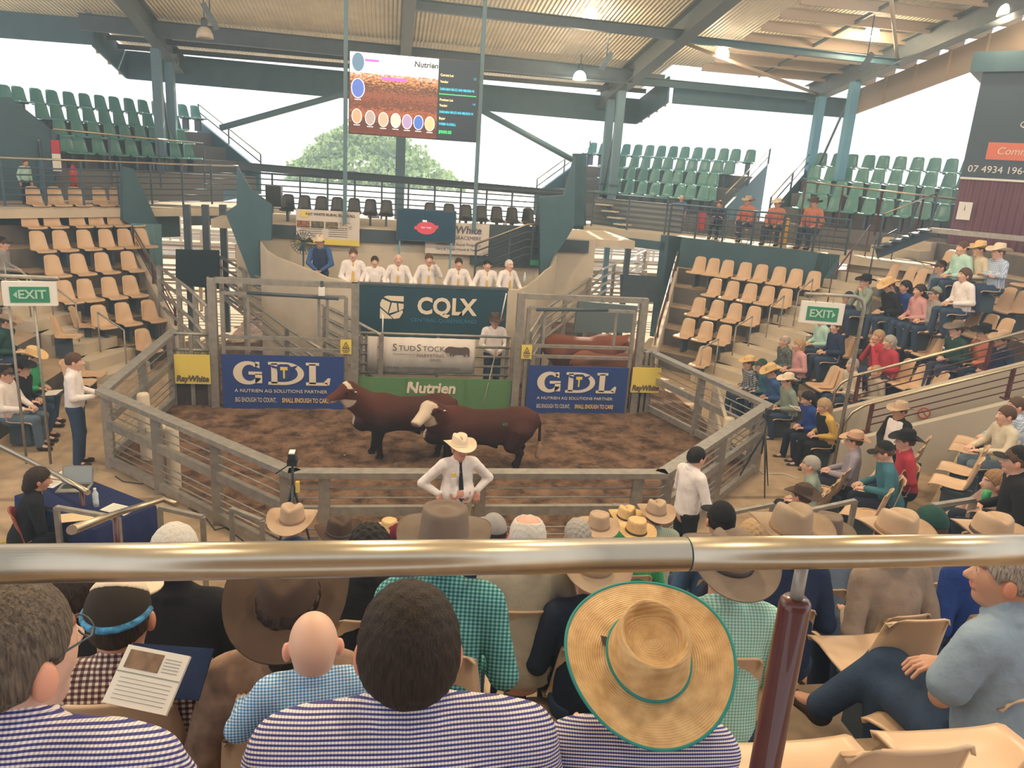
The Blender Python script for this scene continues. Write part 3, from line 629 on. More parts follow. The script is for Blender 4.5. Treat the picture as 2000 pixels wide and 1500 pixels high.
# columns in pairs
def colpair(lab, x, y0, y1, z0, m, r=.13):
    t = thing('column_pair', lab, 'column', (x, y0, z0))
    for Y in (y0, y1):
        MB().beam((0, Y-y0, 0), (0, Y-y0, RB(Y)-z0), .24, .24).build('column', m, t)
    MB().tube([(0, 0, (RB(y0)-z0)*.2), (0, y1-y0, (RB(y1)-z0)*.98)], .035, 8).build('brace', MATS['rafter_steel'], t)
    for Y in (y0, y1): MB().box((-.16, Y-y0-.16, 1.3), (.16, Y-y0+.16, 1.34)).build('clamp', M_STEELD, t)
colpair('pair of blue-grey steel columns behind the upper left seats', -6.72, 26.6, 25.2, 3.0, mat('blue_grey_steel', (.10, .19, .24), .5))
colpair('pair of blue-grey steel columns behind the centre right upper seats', 7.2, 26.6, 25.4, 3.0, MATS['blue_grey_steel'])
colpair('pair of light blue steel columns behind the far right green seats', 13.35, 24.2, 22.4, 3.6, M_BLUEPOST)
tag(MB().beam((0, 0, 0), (0, 0, 5.4), .3, .3).build('steel_column', MATS['blue_grey_steel'], loc=(.3, 26.2, 2.0)), 'centre steel column below the big screen, tree behind it', 'column')
for sg, a, b, lab in ((-1, (430, 250), (690, 178), 'left'), (1, (940, 215), (1118, 312), 'right')):
    A, B = Vector(aty(*a, 25.0)), Vector(aty(*b, 25.0)); tag(MB().tube([(0, 0, 0), B-A], .09, 10).build('diagonal_brace', MATS['blue_grey_steel'], loc=A), 'thick diagonal tube brace on the %s of the big screen' % lab, 'brace')
# bright outer beam at the yards side and concourse railing posts
def rail_fence(label, pts, zr, nposts, group=None, m=M_STEELD, r=.018, top=M_CHROME, tr=.025, name='railing', pw=.05):
    """pts: base polyline (3-D); zr: heights of rails, last is the top rail"""
    L = Vector(pts[0]); t = thing(name, label, 'railing', L, 0, group); P = [Vector(p)-L for p in pts]
    for h in zr[:-1]: MB().tube([p+Vector((0, 0, h)) for p in P], r, 6).build('rail', m, t)
    MB().tube([p+Vector((0, 0, zr[-1])) for p in P], tr, 8).build('top_rail', top, t)
    for i in range(nposts):
        f = i/(nposts-1)*(len(P)-1); j = min(int(f), len(P)-2); q = P[j].lerp(P[j+1], f-j); MB().beam(q, q+Vector((0, 0, zr[-1])), pw, pw*.6).build('post', m, t)
    return t
rail_fence('long steel railing along the concourse bridge at the left', [atp(0, 309, 135, 11)-[0, 0, 1.05], atp(465, 323, 135, 11)-[0, 0, 1.08]], (.25, .4, .55, .7, .85, 1.06), 8)
rail_fence('dark railing of the back concourse in front of the tree', [(-3.9, 22.4, 3.05), (4.9, 22.4, 3.0)], (.15, .3, .45, .6, .75, .9, 1.05), 13, top=M_STEELD)
steel('dark steel beam above the back concourse railing', [aty(470, 324, 22.6), aty(1098, 378, 22.6)], .1, .2)
rail_fence('dark railing around the platform of seated spectators', [sec(45, 10.85, 1.0, CZ), sec(45, 10.85, -4.0, CZ)], (.12, .28, .44, .6, .76, .9), 7, top=M_TEAL)
t = thing('railing_mesh', 'dark square mesh infill in the platform railing', 'mesh panel', sec(45, 10.87, 0, CZ)); mb = MB(); L0 = Vector(sec(45, 10.87, 0, CZ))
for k in range(26): q = Vector(sec(45, 10.87, .6-.17*k, CZ))-L0; mb.beam(q+Vector((0, 0, .1)), q+Vector((0, 0, .85)), .012, .012)
mb.build('bars', M_STEELD, t)
rail_fence('concourse railing in front of the upper right of centre seats', [sec(45, 11.0, 5.0, CZ), sec(45, 11.0, 1.2, CZ)], (1.02,), 4, top=M_TEAL)
rail_fence('maroon posted railing in front of the green seats at the right', [atp(1575, 355, 45, 12.8)-[0, 0, 1.2], atp(1890, 392, 45, 12.8)-[0, 0, 1.2]], (1.2,), 5, m=M_RAILMAR)
rail_fence('steel railing in front of the upper left green seats', [atp(103, 252, 135, 13.1)-[0, 0, 1.35], atp(397, 280, 135, 13.1)-[0, 0, 1.35]], (1.35,), 4)

# ================================================================== RING FENCE AND GATES
HS = 5.25*T8
RC = [(CX-5.15, 14.6, 1.32), (-4.1, 11.6, 1.2), (CX-HS-.02, 8.55, 1.2), (CX+HS+.1, 8.55, 1.2), (6.28, 11.5, 1.2), (CX+4.5, 14.75, 1.25)]
RC[0] = tuple(aty(338, 645, 14.75)); RC[5] = tuple(aty(1268, 683, 14.75))
def ring_section(a, b, posts, lab, cables=True, bottom=True):
    A = Vector((a[0], a[1], 0)); D = Vector((b[0], b[1], 0))-A; t = thing('ring_fence', lab, 'fence', A)
    z0, z1 = a[2], b[2]; up = lambda h: Vector((0, 0, h)); n_ = D.normalized().cross(Vector((0, 0, 1)))*.0
    e = D.normalized()*.05
    MB().beam(-e+up(z0-.03), D+e+up(z1-.03), .17, .07).build('top_rail', M_STEEL, t)
    MB().beam(up(.58*z0), D+up(.58*z1), .07, .12).build('mid_rail', M_STEEL, t)
    if bottom: MB().beam(up(.12), D+up(.12), .08, .12).build('bottom_rail', M_STEEL, t)
    if cables:
        for h in (.26, .36, .46, .74, .86, .98): MB().tube([up(h*z0/1.2), D+up(h*z1/1.2)], .011, 6).build('cable', M_STEEL, t)
    for f in posts:
        p = D*f; MB().beam(p, p+up(z0+(z1-z0)*f-.06), .13, .09).build('post', M_STEEL, t)
ring_section(RC[2], RC[3], (.08, .49, .93), 'ring fence section nearest the camera, behind the ringman in the cream hat')
ring_section(RC[1], RC[2], (.02, .33, .65, .97), 'ring fence section running from the standing youth at left to the tripod camera')
ring_section(RC[0], RC[1], (.05, .5, .97), 'ring fence section beside the left front seats')
ring_section(RC[3], RC[4], (.04, .5, .96), 'ring fence section beside the youth with the dark hair at right')
ring_section(RC[4], RC[5], (.06, .5, .97), 'ring fence section beside the front row of spectators at right')
GY = 14.5
for (xa, xb, zt), lab in ((((RC[0][0], -3.2, 1.4)), 'left'), (((5.05, RC[5][0], 1.3)), 'right')):
    t = thing('rail_panel', 'short horizontal rail panel above the yellow sign at the %s gate' % lab, 'fence', (xa, GY+.05, 0))
    for h in (zt, zt-.3, zt-.52): MB().tube([(0, 0, h), (xb-xa, 0, h)], .03, 8).build('rail', M_STEEL, t)
    for f in (0, .5, 1): MB().beam(((xb-xa)*f, 0, 0), ((xb-xa)*f, 0, zt), .07, .07).build('post', M_STEEL, t)
    MB().box((.02, .02, 0), (xb-xa-.02, .08, .55)).build('kick_board', mat('dark_brown_board', (.07, .05, .04), .8, noise=.2), t)
def gate(x0, x1, zt, lab, hinge):
    t = thing('stock_gate', lab, 'gate', (x0, GY, 0)); W = x1-x0; n_ = 'post'
    for x in (0, W): MB().box((x-.07, -.07, 0), (x+.07, .07, zt)).build('post', M_STEEL, t)
    MB().beam((-.05, 0, zt-.05), (W+.05, 0, zt-.05), .12, .1).build('header', M_STEEL, t)
    lf = MB()
    for x in (.17, W-.17): lf.beam((x, 0, .02), (x, 0, zt-.28), .07, .07)
    for z in (zt-.28, 1.38, 1.17): lf.beam((.17, 0, z), (W-.17, 0, z), .06, .06)
    lf.build('gate_leaf', M_STEEL, t)
    for x in (.62, W*.74, W*.8)if hinge < 0 else (W*.2, W*.78): MB().beam((x, 0, 1.38 if x != .62 else 1.1), (x, 0, zt-.28), .05, .04).build('upright_bar', M_STEEL, t)
    MB().tube([(.62 if hinge < 0 else W*.7, -.05, zt-.25), (W-.3 if hinge < 0 else .3, -.05, zt-.3)], .03, 8).build('slide_track', M_STEELD, t)
    return t
gate(-3.14, -.6, 2.47, 'tall steel stock gate at the left side of the auctioneers', -1)
gate(2.52, 4.98, 2.4, 'tall steel stock gate at the right with brown cattle behind it', 1)
M_NAVY = mat('sign_navy', (.02, .055, .22), .45); M_CREAMP = mat('sign_cream', (.75, .66, .52), .6); M_GOLD = mat('sign_gold', (.80, .52, .16), .6)
def board(name, lab, lo, hi, y, m, cat='sign', th=.03, group=None):
    t = thing(name, lab, cat, (lo[0], y, lo[1]), 0, group); W, H = hi[0]-lo[0], hi[1]-lo[1]
    MB().box((0, 0, 0), (W, th, H)).build('panel', m, t); return t, W, H
def flatpoly(polys, m, parent, name='print', y=-.008, th=.004):
    mb = MB()
    for p in polys: mb.prism(p, y-th, y, 'y')
    return mb.build(name, m, parent)
def arc(cx, cz, rx, rz_, a0, a1, n=20): return [(cx+rx*math.cos(math.radians(a0+(a1-a0)*i/n)), cz+rz_*math.sin(math.radians(a0+(a1-a0)*i/n))) for i in range(n+1)]
def ring_quads(outer, inner): return [[outer[i], outer[i+1], inner[i+1], inner[i]] for i in range(len(outer)-1)]
def gdl(x0, x1, z0, z1, lab):
    t, W, H = board('gate_sign', lab, (x0, z0), (x1, z1), GY-.1, M_NAVY)
    u = W/2.2; X = lambda a: a*W; Z = lambda b: b*H
    # G
    ps = ring_quads(arc(X(.21), Z(.675), X(.12), Z(.215), 42, 335), arc(X(.222), Z(.675), X(.06), Z(.15), 46, 325))
    ps += [[(X(.215), Z(.70)), (X(.325), Z(.70)), (X(.325), Z(.645)), (X(.215), Z(.645))], [(X(.268), Z(.66)), (X(.325), Z(.66)), (X(.325), Z(.49)), (X(.268), Z(.49))], [(X(.27), Z(.88)), (X(.305), Z(.88)), (X(.305), Z(.76)), (X(.27), Z(.8))]]
    # D
    ps += [[(X(.375), Z(.885)), (X(.50), Z(.885)), (X(.50), Z(.835)), (X(.375), Z(.835))], [(X(.375), Z(.52)), (X(.50), Z(.52)), (X(.50), Z(.465)), (X(.375), Z(.465))], [(X(.40), Z(.86)), (X(.45), Z(.86)), (X(.45), Z(.49)), (X(.40), Z(.49))]]
    ps += ring_quads(arc(X(.50), Z(.675), X(.17), Z(.21), -90, 90), arc(X(.50), Z(.675), X(.118), Z(.155), -90, 90))
    # L
    ps += [[(X(.685), Z(.885)), (X(.795), Z(.885)), (X(.795), Z(.835)), (X(.685), Z(.835))], [(X(.712), Z(.86)), (X(.768), Z(.86)), (X(.768), Z(.49)), (X(.712), Z(.49))], [(X(.685), Z(.52)), (X(.865), Z(.52)), (X(.865), Z(.465)), (X(.685), Z(.465))], [(X(.83), Z(.52)), (X(.88), Z(.465)), (X(.89), Z(.60)), (X(.87), Z(.61))]]
    flatpoly(ps, M_CREAMP, t, 'letters_gdl')
    # bull head emblem
    hd = [(.415, .82), (.455, .79), (.475, .835), (.535, .835), (.555, .79), (.6, .82), (.585, .77), (.555, .76), (.545, .66), (.525, .55), (.485, .55), (.465, .66), (.455, .76), (.425, .77)]
    flatpoly([[(X(.505+(a-.505)*1.2), Z(.69+(b-.69)*1.1)) for a, b in hd]], M_NAVY, t, 'bull_head_emblem', y=-.013)
    flatpoly([[(X(.475), Z(.80)), (X(.535), Z(.80)), (X(.535), Z(.74)), (X(.475), Z(.74))], [(X(.498), Z(.74)), (X(.512), Z(.74)), (X(.512), Z(.59)), (X(.498), Z(.59))]], M_YEL, t, 'gavel_emblem', y=-.018)
    text('A NUTRIEN AG SOLUTIONS PARTNER', .088*u, M_CREAMP, t, X(.48), Z(.345), wscale=1.12)
    text('BIG ENOUGH TO COUNT,', .125*u, M_CREAMP, t, X(.10), Z(.175), align='LEFT', wscale=.50)
    text('SMALL ENOUGH TO CARE', .125*u, M_GOLD, t, X(.485), Z(.175), align='LEFT', wscale=.58, bold=.003)
gdl(-3.0, -.80, .02, 1.07, 'navy GDL sign on the left stock gate'); gdl(2.75, 4.78, .0, 1.0, 'navy GDL sign on the right stock gate')
M_RWY = mat('sign_yellow', (.78, .62, .12), .5)
for x0, x1, z0, z1, l in ((-3.82, -3.2, .50, 1.05, 'left'), (4.86, 5.45, .50, 1.02, 'right')):
    t, W, H = board('square_sign', 'square yellow RayWhite sign beside the %s gate' % l, (x0, z0), (x1, z1), GY-.13, M_RWY)
    text('RayWhite', .155, M_INK, t, W/2, .1, bold=.006, shear=.15, wscale=.9)
for x, z, l in ((-.86, 1.02, 'left'), (2.58, 1.02, 'right')):
    t, W, H = board('warning_sign', 'small yellow triangle warning sign on the %s gate post' % l, (x, z+.12), (x+.2, z+.39), GY-.12, M_RWY)
    flatpoly([[(.03, .1), (.17, .1), (.155, .115), (.045, .115)], [(.03, .1), (.1, .24), (.1, .215), (.05, .11)], [(.17, .1), (.1, .24), (.1, .215), (.15, .11)], [(.075, .125), (.125, .125), (.1, .165)], [(.03, .06), (.17, .06), (.17, .075), (.03, .075)], [(.05, .03), (.15, .03), (.15, .042), (.05, .042)]], M_INK, t, 'symbol')
# green panel, stud stock banner and its fence
M_GRN = mat('sign_green', (.10, .22, .085), .5)
t, W, H = board('green_sign', 'long green Nutrien panel between the gates behind the bulls', (-.52, 0), (2.44, .66), GY+.02, M_GRN)
text('Nutrien', .30, M_CREAMP, t, 1.38, .46, bold=.01, shear=.12); text('Livestock', .2, M_CREAMP, t, 1.43, .22, shear=.0)
flatpoly([[(.98, .60), (1.03, .57), (1.01, .42), (.97, .5)]], M_CREAMP, t, 'leaf_mark')
for x in (.9, 2.05): MB().box((x, -.02, 0), (x+.015, .0, H)).build('seam', MATS['sign_green'], t)
t = thing('walkway_fence', 'steel rail fence carrying the white banner below the auctioneers', 'fence', (-.5, 15.0, 0))
for z in (1.42, 1.2, 1.0, .8, .62): MB().tube([(0, 0, z), (2.95, 0, z)], .028, 8).build('rail', M_STEEL, t)
for x in (0, .1, 1.5, 2.9): MB().beam((x, .04, 0), (x, .04, 1.42), .06, .06).build('post', M_STEEL, t)
M_BAN = mat('banner_vinyl', (.66, .60, .54), .55, noise=.04, scale=3)
nb = 40; mb = MB(); vs = []
for i in range(nb+1):
    x = 2.12*i/nb; y = .012*math.sin(x*9)+.008*math.sin(x*23+1)
    vs += [(x, y, .0-.03*math.sin(x/2.12*PI)), (x, y*1.3, .34), (x, y, .69)]
mb.add(vs, [(3*i+j, 3*i+3+j, 3*i+4+j, 3*i+1+j) for i in range(nb) for j in (0, 1)], True)
t = thing('banner', 'white Stud Stock Marketing banner tied to rails under the auctioneers', 'banner', (-.38, 14.93, .68))
o = mb.build('sheet', M_BAN, t); sm = o.modifiers.new('s', 'SOLIDIFY'); sm.thickness = .006
text('S', .20, M_INK, t, .53, .49, y=-.05); text('TUD', .15, M_INK, t, .60, .478, y=-.05, align='LEFT', wscale=1.1); text('S', .20, M_INK, t, 1.0, .49, y=-.05); text('TOCK', .15, M_INK, t, 1.07, .478, y=-.05, align='LEFT', wscale=1.05)
text('MARKETING', .085, M_INK, t, 1.23, .345, y=-.05, wscale=1.15); text('SERVICES', .055, M_INK, t, 1.33, .255, y=-.05); text('07 3367 4986  |  WWW.STUDSTOCKMARKETING.COM.AU', .06, M_INK, t, 1.06, .085, y=-.05)
flatpoly([[(.5, .36), (.95, .36), (.95, .367), (.5, .367)]], M_INK, t, 'rule', y=-.045)
bull2d = [(.0, .10), (.02, .16), (.08, .20), (.14, .2), (.22, .19), (.34, .185), (.42, .2), (.48, .18), (.5, .14), (.5, .0), (.47, .0), (.465, .06), (.44, .08), (.42, .04), (.43, .0), (.40, .0), (.38, .05), (.3, .045), (.2, .05), (.19, .0), (.165, .0), (.155, .06), (.14, .03), (.15, -.0), (.12, .0), (.10, .07), (.06, .07), (.03, .07)]
flatpoly([[(1.5+a, .34+b) for a, b in bull2d]], M_INK, t, 'bull_silhouette', y=-.045)
# CQLX board
M_CQ = mat('sign_dark_teal', (.012, .055, .085), .45)
t, W, H = board('company_sign', 'large dark blue CQLX sign below the row of auctioneers', (-.60, 1.13), (2.48, 2.18), 15.98, M_CQ, th=.08)
for ch, x in (('C', 1.36), ('Q', 1.71), ('L', 2.02), ('X', 2.26)): text(ch, .48, M_CREAMP, t, x, .67, bold=.016, wscale=.95)
text('CENTRAL QUEENSLAND', .112, mat('sign_blue_text', (.05, .22, .36), .6), t, 1.76, .38, wscale=1.12)
cx_, cz_, q = .68, .63, .24
flatpoly([[(cx_-q, cz_-q), (cx_+.02, cz_-q), (cx_-.02, cz_-.2), (cx_-q, cz_-.02)], [(cx_-q, cz_+.02), (cx_-.08, cz_-.12), (cx_-.03, cz_+.1), (cx_-.2, cz_+.17), (cx_-q, cz_+.08)],
          [(cx_-.17, cz_+.21), (cx_-.02, cz_+.14), (cx_+q, cz_+.13), (cx_+q, cz_+q), (cx_-.1, cz_+q)], [(cx_-.06, cz_-.13), (cx_+.12, cz_-.07), (cx_+.1, cz_+.09), (cx_+.0, cz_+.1)],
          [(cx_+.15, cz_-.07), (cx_+q, cz_-.02), (cx_+q, cz_+.08), (cx_+.13, cz_+.09)], [(cx_-.03, cz_-.17), (cx_+.05, cz_-q), (cx_+.16, cz_-.22), (cx_+.23, cz_-.1), (cx_+.22, cz_-.05), (cx_+.12, cz_-.1)]], M_CREAMP, t, 'emblem')
struct('floor', MB().box((-.62, 16.06, 1.0), (2.55, 19.6, 1.22)), M_CONC)['label'] = 'raised floor of the auctioneers box'
struct('wall_front', MB().box((-.55, 15.9, 0), (2.6, 16.05, 1.13)), M_CONCW)
struct('wall_back', MB().box((-3.6, 19.4, .9), (5.2, 19.55, CZ)), M_WALLB)['label'] = 'beige back wall of the auctioneers box'
struct('trim_4', MB().box((-3.4, 19.3, 2.72), (5.0, 19.42, 3.02)), M_STEELD); struct('trim_4', MB().box((2.0, 19.25, 2.3), (3.9, 19.4, 3.3)), M_STEELD)
tag(MB().box((-.62, -.06, 0), (2.5, .12, .05)).build('counter', M_STEELD, loc=(0, 16.06, 2.19)), 'dark counter top along the auctioneers box', 'counter')
def curvewall(px, Ys, th, name, lab):
    tops = [aty(x, y, Y) for (x, y), Y in zip(px, Ys)]; mb = MB(); n_ = len(tops); vs = []
    for p in tops: vs += [(p[0], p[1], 0), (p[0], p[1], p[2]), (p[0], p[1]+th, p[2]), (p[0], p[1]+th, 0)]
    mb.add(vs, [(4*i+j, 4*i+4+j, 4*i+4+(j+1) % 4, 4*i+(j+1) % 4) for i in range(n_-1) for j in range(4)]+[(0, 1, 2, 3), (4*n_-1, 4*n_-2, 4*n_-3, 4*n_-4)]); o = struct(name, mb, M_CONCW); o['label'] = lab
curvewall([(698, 556), (672, 549), (640, 543), (621, 534), (575, 516), (538, 502), (520, 490), (508, 473)], [16.0, 16.15, 16.4, 16.6, 17.2, 17.8, 18.1, 18.4], .15, 'wall_left', 'sloping concrete wall left of the auctioneers')
curvewall([(992, 566), (1012, 567), (1030, 560), (1050, 545), (1065, 530), (1080, 520), (1088, 500)], [16.0, 16.2, 16.5, 16.9, 17.4, 17.9, 18.3], .15, 'wall_right', 'sloping concrete wall right of the auctioneers')
# things on the back wall
def hang(name, lab, p0, p1, Y, m, cat='banner', th=.03):
    a, b = aty(*p0, Y), aty(*p1, Y); return board(name, lab, (a[0], b[2]), (b[0], a[2]), Y, m, cat, th)
t, W, H = hang('wall_banner', 'Ray White Rural Blackall banner on the back wall behind the pedestal fan', (578, 408), (702, 481), 19.2, M_BAN)
flatpoly([[(.1, H-.18), (.28, H-.18), (.28, H-.03), (.1, H-.03)], [(0, 0), (W, 0), (W, .13), (0, .13)]], M_RWY, t, 'yellow_print')
text('RAY WHITE RURAL BLACKALL', .085, M_INK, t, .80, H-.1, bold=.002)
for k, c_ in enumerate(((.28, .14, .09), (.14, .13, .1), (.2, .16, .11), (.5, .45, .38))): flatpoly([[(.02+.33*k, H-.42), (.31+.33*k, H-.42), (.31+.33*k, H-.26), (.02+.33*k, H-.26)]], mat('photo%d' % k, c_, noise=.6, scale=25), t, 'cattle_photo')
for k in range(5): flatpoly([[(.1, .2+.05*k), (.6, .2+.05*k), (.6, .21+.05*k), (.1, .21+.05*k)], [(.75, .2+.05*k), (1.2, .2+.05*k), (1.2, .21+.05*k), (.75, .21+.05*k)]], M_INK, t, 'small_print')
t, W, H = hang('wall_banner', 'RayWhite Gracemere banner half hidden by the wall monitor', (832, 432), (953, 500), 19.2, M_BAN)
text('RayWhite', .25, mat('grey_ink', (.13, .14, .18), .6), t, W*.55, H-.17, bold=.006, shear=.12); text('GRACEMERE', .12, MATS['grey_ink'], t, W*.66, H-.36); text('Livestock & Rural Property', .1, MATS['grey_ink'], t, W*.52, H-.52); text('Gary & Trude Wendt & Team', .085, MATS['grey_ink'], t, W*.5, H-.64)
t, W, H = hang('wall_monitor', 'dark monitor with a red badge on screen above the auctioneers', (775, 406), (889, 475), 19.0, M_STEELD, 'monitor', .08)
M_SCRD = mat('screen_dark', (.01, .04, .065), .3, emis=.6); M_RED = mat('badge_red', (.55, .06, .09), .5, emis=.4); M_LWH = mat('badge_white', (.75, .8, .85), .5, emis=.4)
MB().box((.03, -.006, .03), (W-.03, 0, H-.03)).build('display', M_SCRD, t)
flatpoly([arc(W/2, H*.43, W*.17, H*.2, 0, 360, 18)], M_RED, t, 'badge', y=-.01); flatpoly([[(W*.3, H*.37), (W*.7, H*.43), (W*.7, H*.53), (W*.3, H*.47)]], M_RED, t, 'badge_ribbon', y=-.016)
flatpoly([[(W*.43+.22*a, H*.60+.3*b) for a, b in bull2d]], M_LWH, t, 'badge_bull', y=-.016); text('BEEF WEEK', .05, M_LWH, t, W*.5, H*.44, y=-.02)
for x in (W*.06, W*.93): MB().box((x-.02, .02, -.75), (x+.02, .06, 0)).build('bracket', M_BLUEPOST, t)
# black speaker boxes
for p0, p1, l in (((518, 362), (549, 405), 'left'), ((1060, 385), (1090, 430), 'right')):
    a, b = aty(*p0, 19.3), aty(*p1, 19.3); tag(MB().box((0, 0, 0), (b[0]-a[0], .35, a[2]-b[2])).build('speaker_box', M_BLACKP, loc=(a[0], 19.3, b[2])), 'black box speaker at the %s end of the back concourse seats' % l, 'speaker')
# pedestal fan
c_ = aty(592, 473, 18.6); t = thing('pedestal_fan', 'big round wire pedestal fan behind the auctioneers box', 'fan', (c_[0], 18.6, 1.22)); hz_ = c_[2]-1.22
R_ = .28; mb = MB()
for k in range(24): a = 2*PI*k/24; mb.tube([(0, -.1, hz_), (R_*.7*math.cos(a), -.09, hz_+R_*.7*math.sin(a)), (R_*math.cos(a), 0, hz_+R_*math.sin(a)), (0, .1, hz_)], .005, 4)
for r in (.28, .2, .1): mb.tube([(r*math.cos(2*PI*k/24), -.08*(1-r/.28), hz_+r*math.sin(2*PI*k/24)) for k in range(25)], .005, 5)
mb.build('cage', M_STEELD, t); mb = MB()
for k in range(3): a = 2*PI*k/3; mb.add([(0, 0, hz_), (.24*math.cos(a), .02, hz_+.24*math.sin(a)), (.2*math.cos(a+.7), -.02, hz_+.2*math.sin(a+.7))], [(0, 1, 2)])
mb.build('blades', M_STEELD, t); MB().tube([(0, .03, 0), (0, .03, hz_)], .02, 8).build('stand', M_STEELD, t)
# stairs rail up behind the auctioneers to the right
t = rail_fence('stair railing climbing to the right behind the auctioneers', [aty(930, 478, 18.8)-[0, 0, .9], aty(1030, 440, 18.8)-[0, 0, .9], aty(1065, 441, 18.8)-[0, 0, .9]], (.2, .38, .56, .74, .92), 4, top=M_CHROME)
a = aty(1040, 480, 19); quadwall([a, a+[.7, 0, 0], a+[.7, 0, 1.1], a+[.1, 0, 1.1]], .1, 'wall_back', M_STEELD)
t, W, H = hang('exit_sign', 'small green exit sign above the passage right of the auctioneers', (1036, 508), (1062, 519), 18.7, mat('exit_green', (.03, .26, .14), .5), 'sign')
for z in (1.9,): pass

# ---------------- races behind the gates
def race(lab, px_top, Ys, drops, nposts):
    tops = [Vector(aty(x, y, Y)) for (x, y), Y in zip(px_top, Ys)]; L = Vector((tops[0].x, tops[0].y, 0)); t = thing('race_fence', lab, 'fence', L)
    for dz in drops: MB().tube([p-L-Vector((0, 0, dz)) for p in tops], .035, 8).build('pipe_rail', M_STEEL, t)
    for i in range(nposts):
        f = i/(nposts-1)*(len(tops)-1); j = min(int(f), len(tops)-2); q = tops[j].lerp(tops[j+1], f-j)-L; MB().beam((q.x, q.y, 0), q, .09, .09).build('post', M_STEEL, t)
race('pipe race fence slanting down to the left of the dark blue sign', [(745, 655), (690, 625), (600, 580), (490, 535), (430, 502)], [14.9, 15.7, 17, 18.8, 20.5], (0, .25, .5, .75, .95), 6)
race('inner pipe race fence behind the left gate', [(640, 690), (560, 640), (480, 580), (432, 545)], [14.9, 16.3, 18.3, 20], (0, .25, .45), 4)
race('bright pipe race fence leading out behind the right gate', [(1035, 650), (1062, 605), (1130, 560), (1180, 525), (1260, 490)], [14.9, 16, 18.2, 21, 27], (0, .22, .44, .66), 6)
race('short race fence left of the left gate below the parapet', [(405, 600), (370, 565), (310, 520)], [14.6, 16.2, 18.5], (0, .3, .6, .9), 4)
quadwall([aty(x, y, 20.4) for x, y in [(343, 487), (428, 489), (428, 565), (343, 556)]], .06, 'door_1', mat('dark_door', (.015, .035, .045), .6), 'dark sheeted gate closing the left race')
quadwall([aty(x, y, 21) for x, y in [(1212, 535), (1290, 540), (1290, 590), (1212, 590)]], .06, 'door_2', M_STEELD)
quadwall([aty(x, y, 17.5) for x, y in [(1130, 588), (1245, 598), (1240, 650), (1120, 650)]], .08, 'wall_right', mat('race_wall', (.12, .16, .17), .7), 'grey sheeted wall of the right race')
for p in ((372, 400, 560), (405, 400, 500), (438, 400, 480)): a = aty(p[0], p[2], 21); b = aty(p[0], p[1], 21); tag(MB().beam((0, 0, 0), (0, 0, b[2]), .16, .16).build('steel_post', M_STEELD, loc=(a[0], 21, 0)), 'steel post under the left concourse bridge, pixel-thin yards behind'.replace(', pixel-thin yards behind', ' by the cattle yards'), 'post', 'posts under the left bridge')
for x_, Y in ((1138, 20), (1175, 22), (1215, 21)): a = aty(x_, 600, Y); tag(MB().beam((0, 0, 0), (0, 0, 2.85), .14, .14).build('steel_post', M_STEELD if x_ != 1175 else M_BLUEPOST, loc=(a[0], Y, 0)), 'steel post under the right concourse bridge', 'post', 'posts under the right bridge')
# cattle yards outside
M_YARD = mat('yard_rail', (.55, .45, .34), .6, .2)
def yard(x0, x1, Y, lab):
    t = thing('yard_fence', lab, 'fence', (x0, Y, -.06), 0, 'cattle yard fences outside')
    for z in (.3, .6, .9, 1.2, 1.55): MB().tube([(0, 0, z), (x1-x0, 0, z)], .04, 6).build('rail', M_YARD, t)
    for k in range(int((x1-x0)/2.5)+1): MB().beam((2.5*k, 0, 0), (2.5*k, 0, 1.7), .1, .1).build('post', M_YARD, t)
for k, Y in enumerate((24, 27, 31, 36, 42)): yard(-13-k*2, -2-k*.5, Y, 'pale pipe yard fence outside beyond the left race'); yard(6+k, 18+k*3, Y+1, 'pale pipe yard fence outside beyond the right race')
M_CORR2 = corrugated('yard_roof', (.85, .86, .88), .4, 'X')
for x0, x1, Y, z in ((-10, 14, 38, 2.2), (-14, 4, 46, 2.6), (6, 26, 52, 3.0)):
    t = thing('shed_roof', 'low white roof of the sale yards beyond the back railing', 'roof', (x0, Y, z), 0, 'sale yard roofs'); MB().add([(0, 0, 0), (x1-x0, 0, 0), (x1-x0, 7, .9), (0, 7, .9), (0, 0, -.1), (x1-x0, 0, -.1), (x1-x0, 7, .8), (0, 7, .8)], [(0, 1, 2, 3), (4, 7, 6, 5), (0, 4, 5, 1), (2, 6, 7, 3)]).build('roof_sheet', M_CORR2, t)
    for k in range(4): MB().box((k*(x1-x0)/3-.1, 3, -z), (k*(x1-x0)/3+.1, 3.2, .3)).build('post', M_YARD, t)
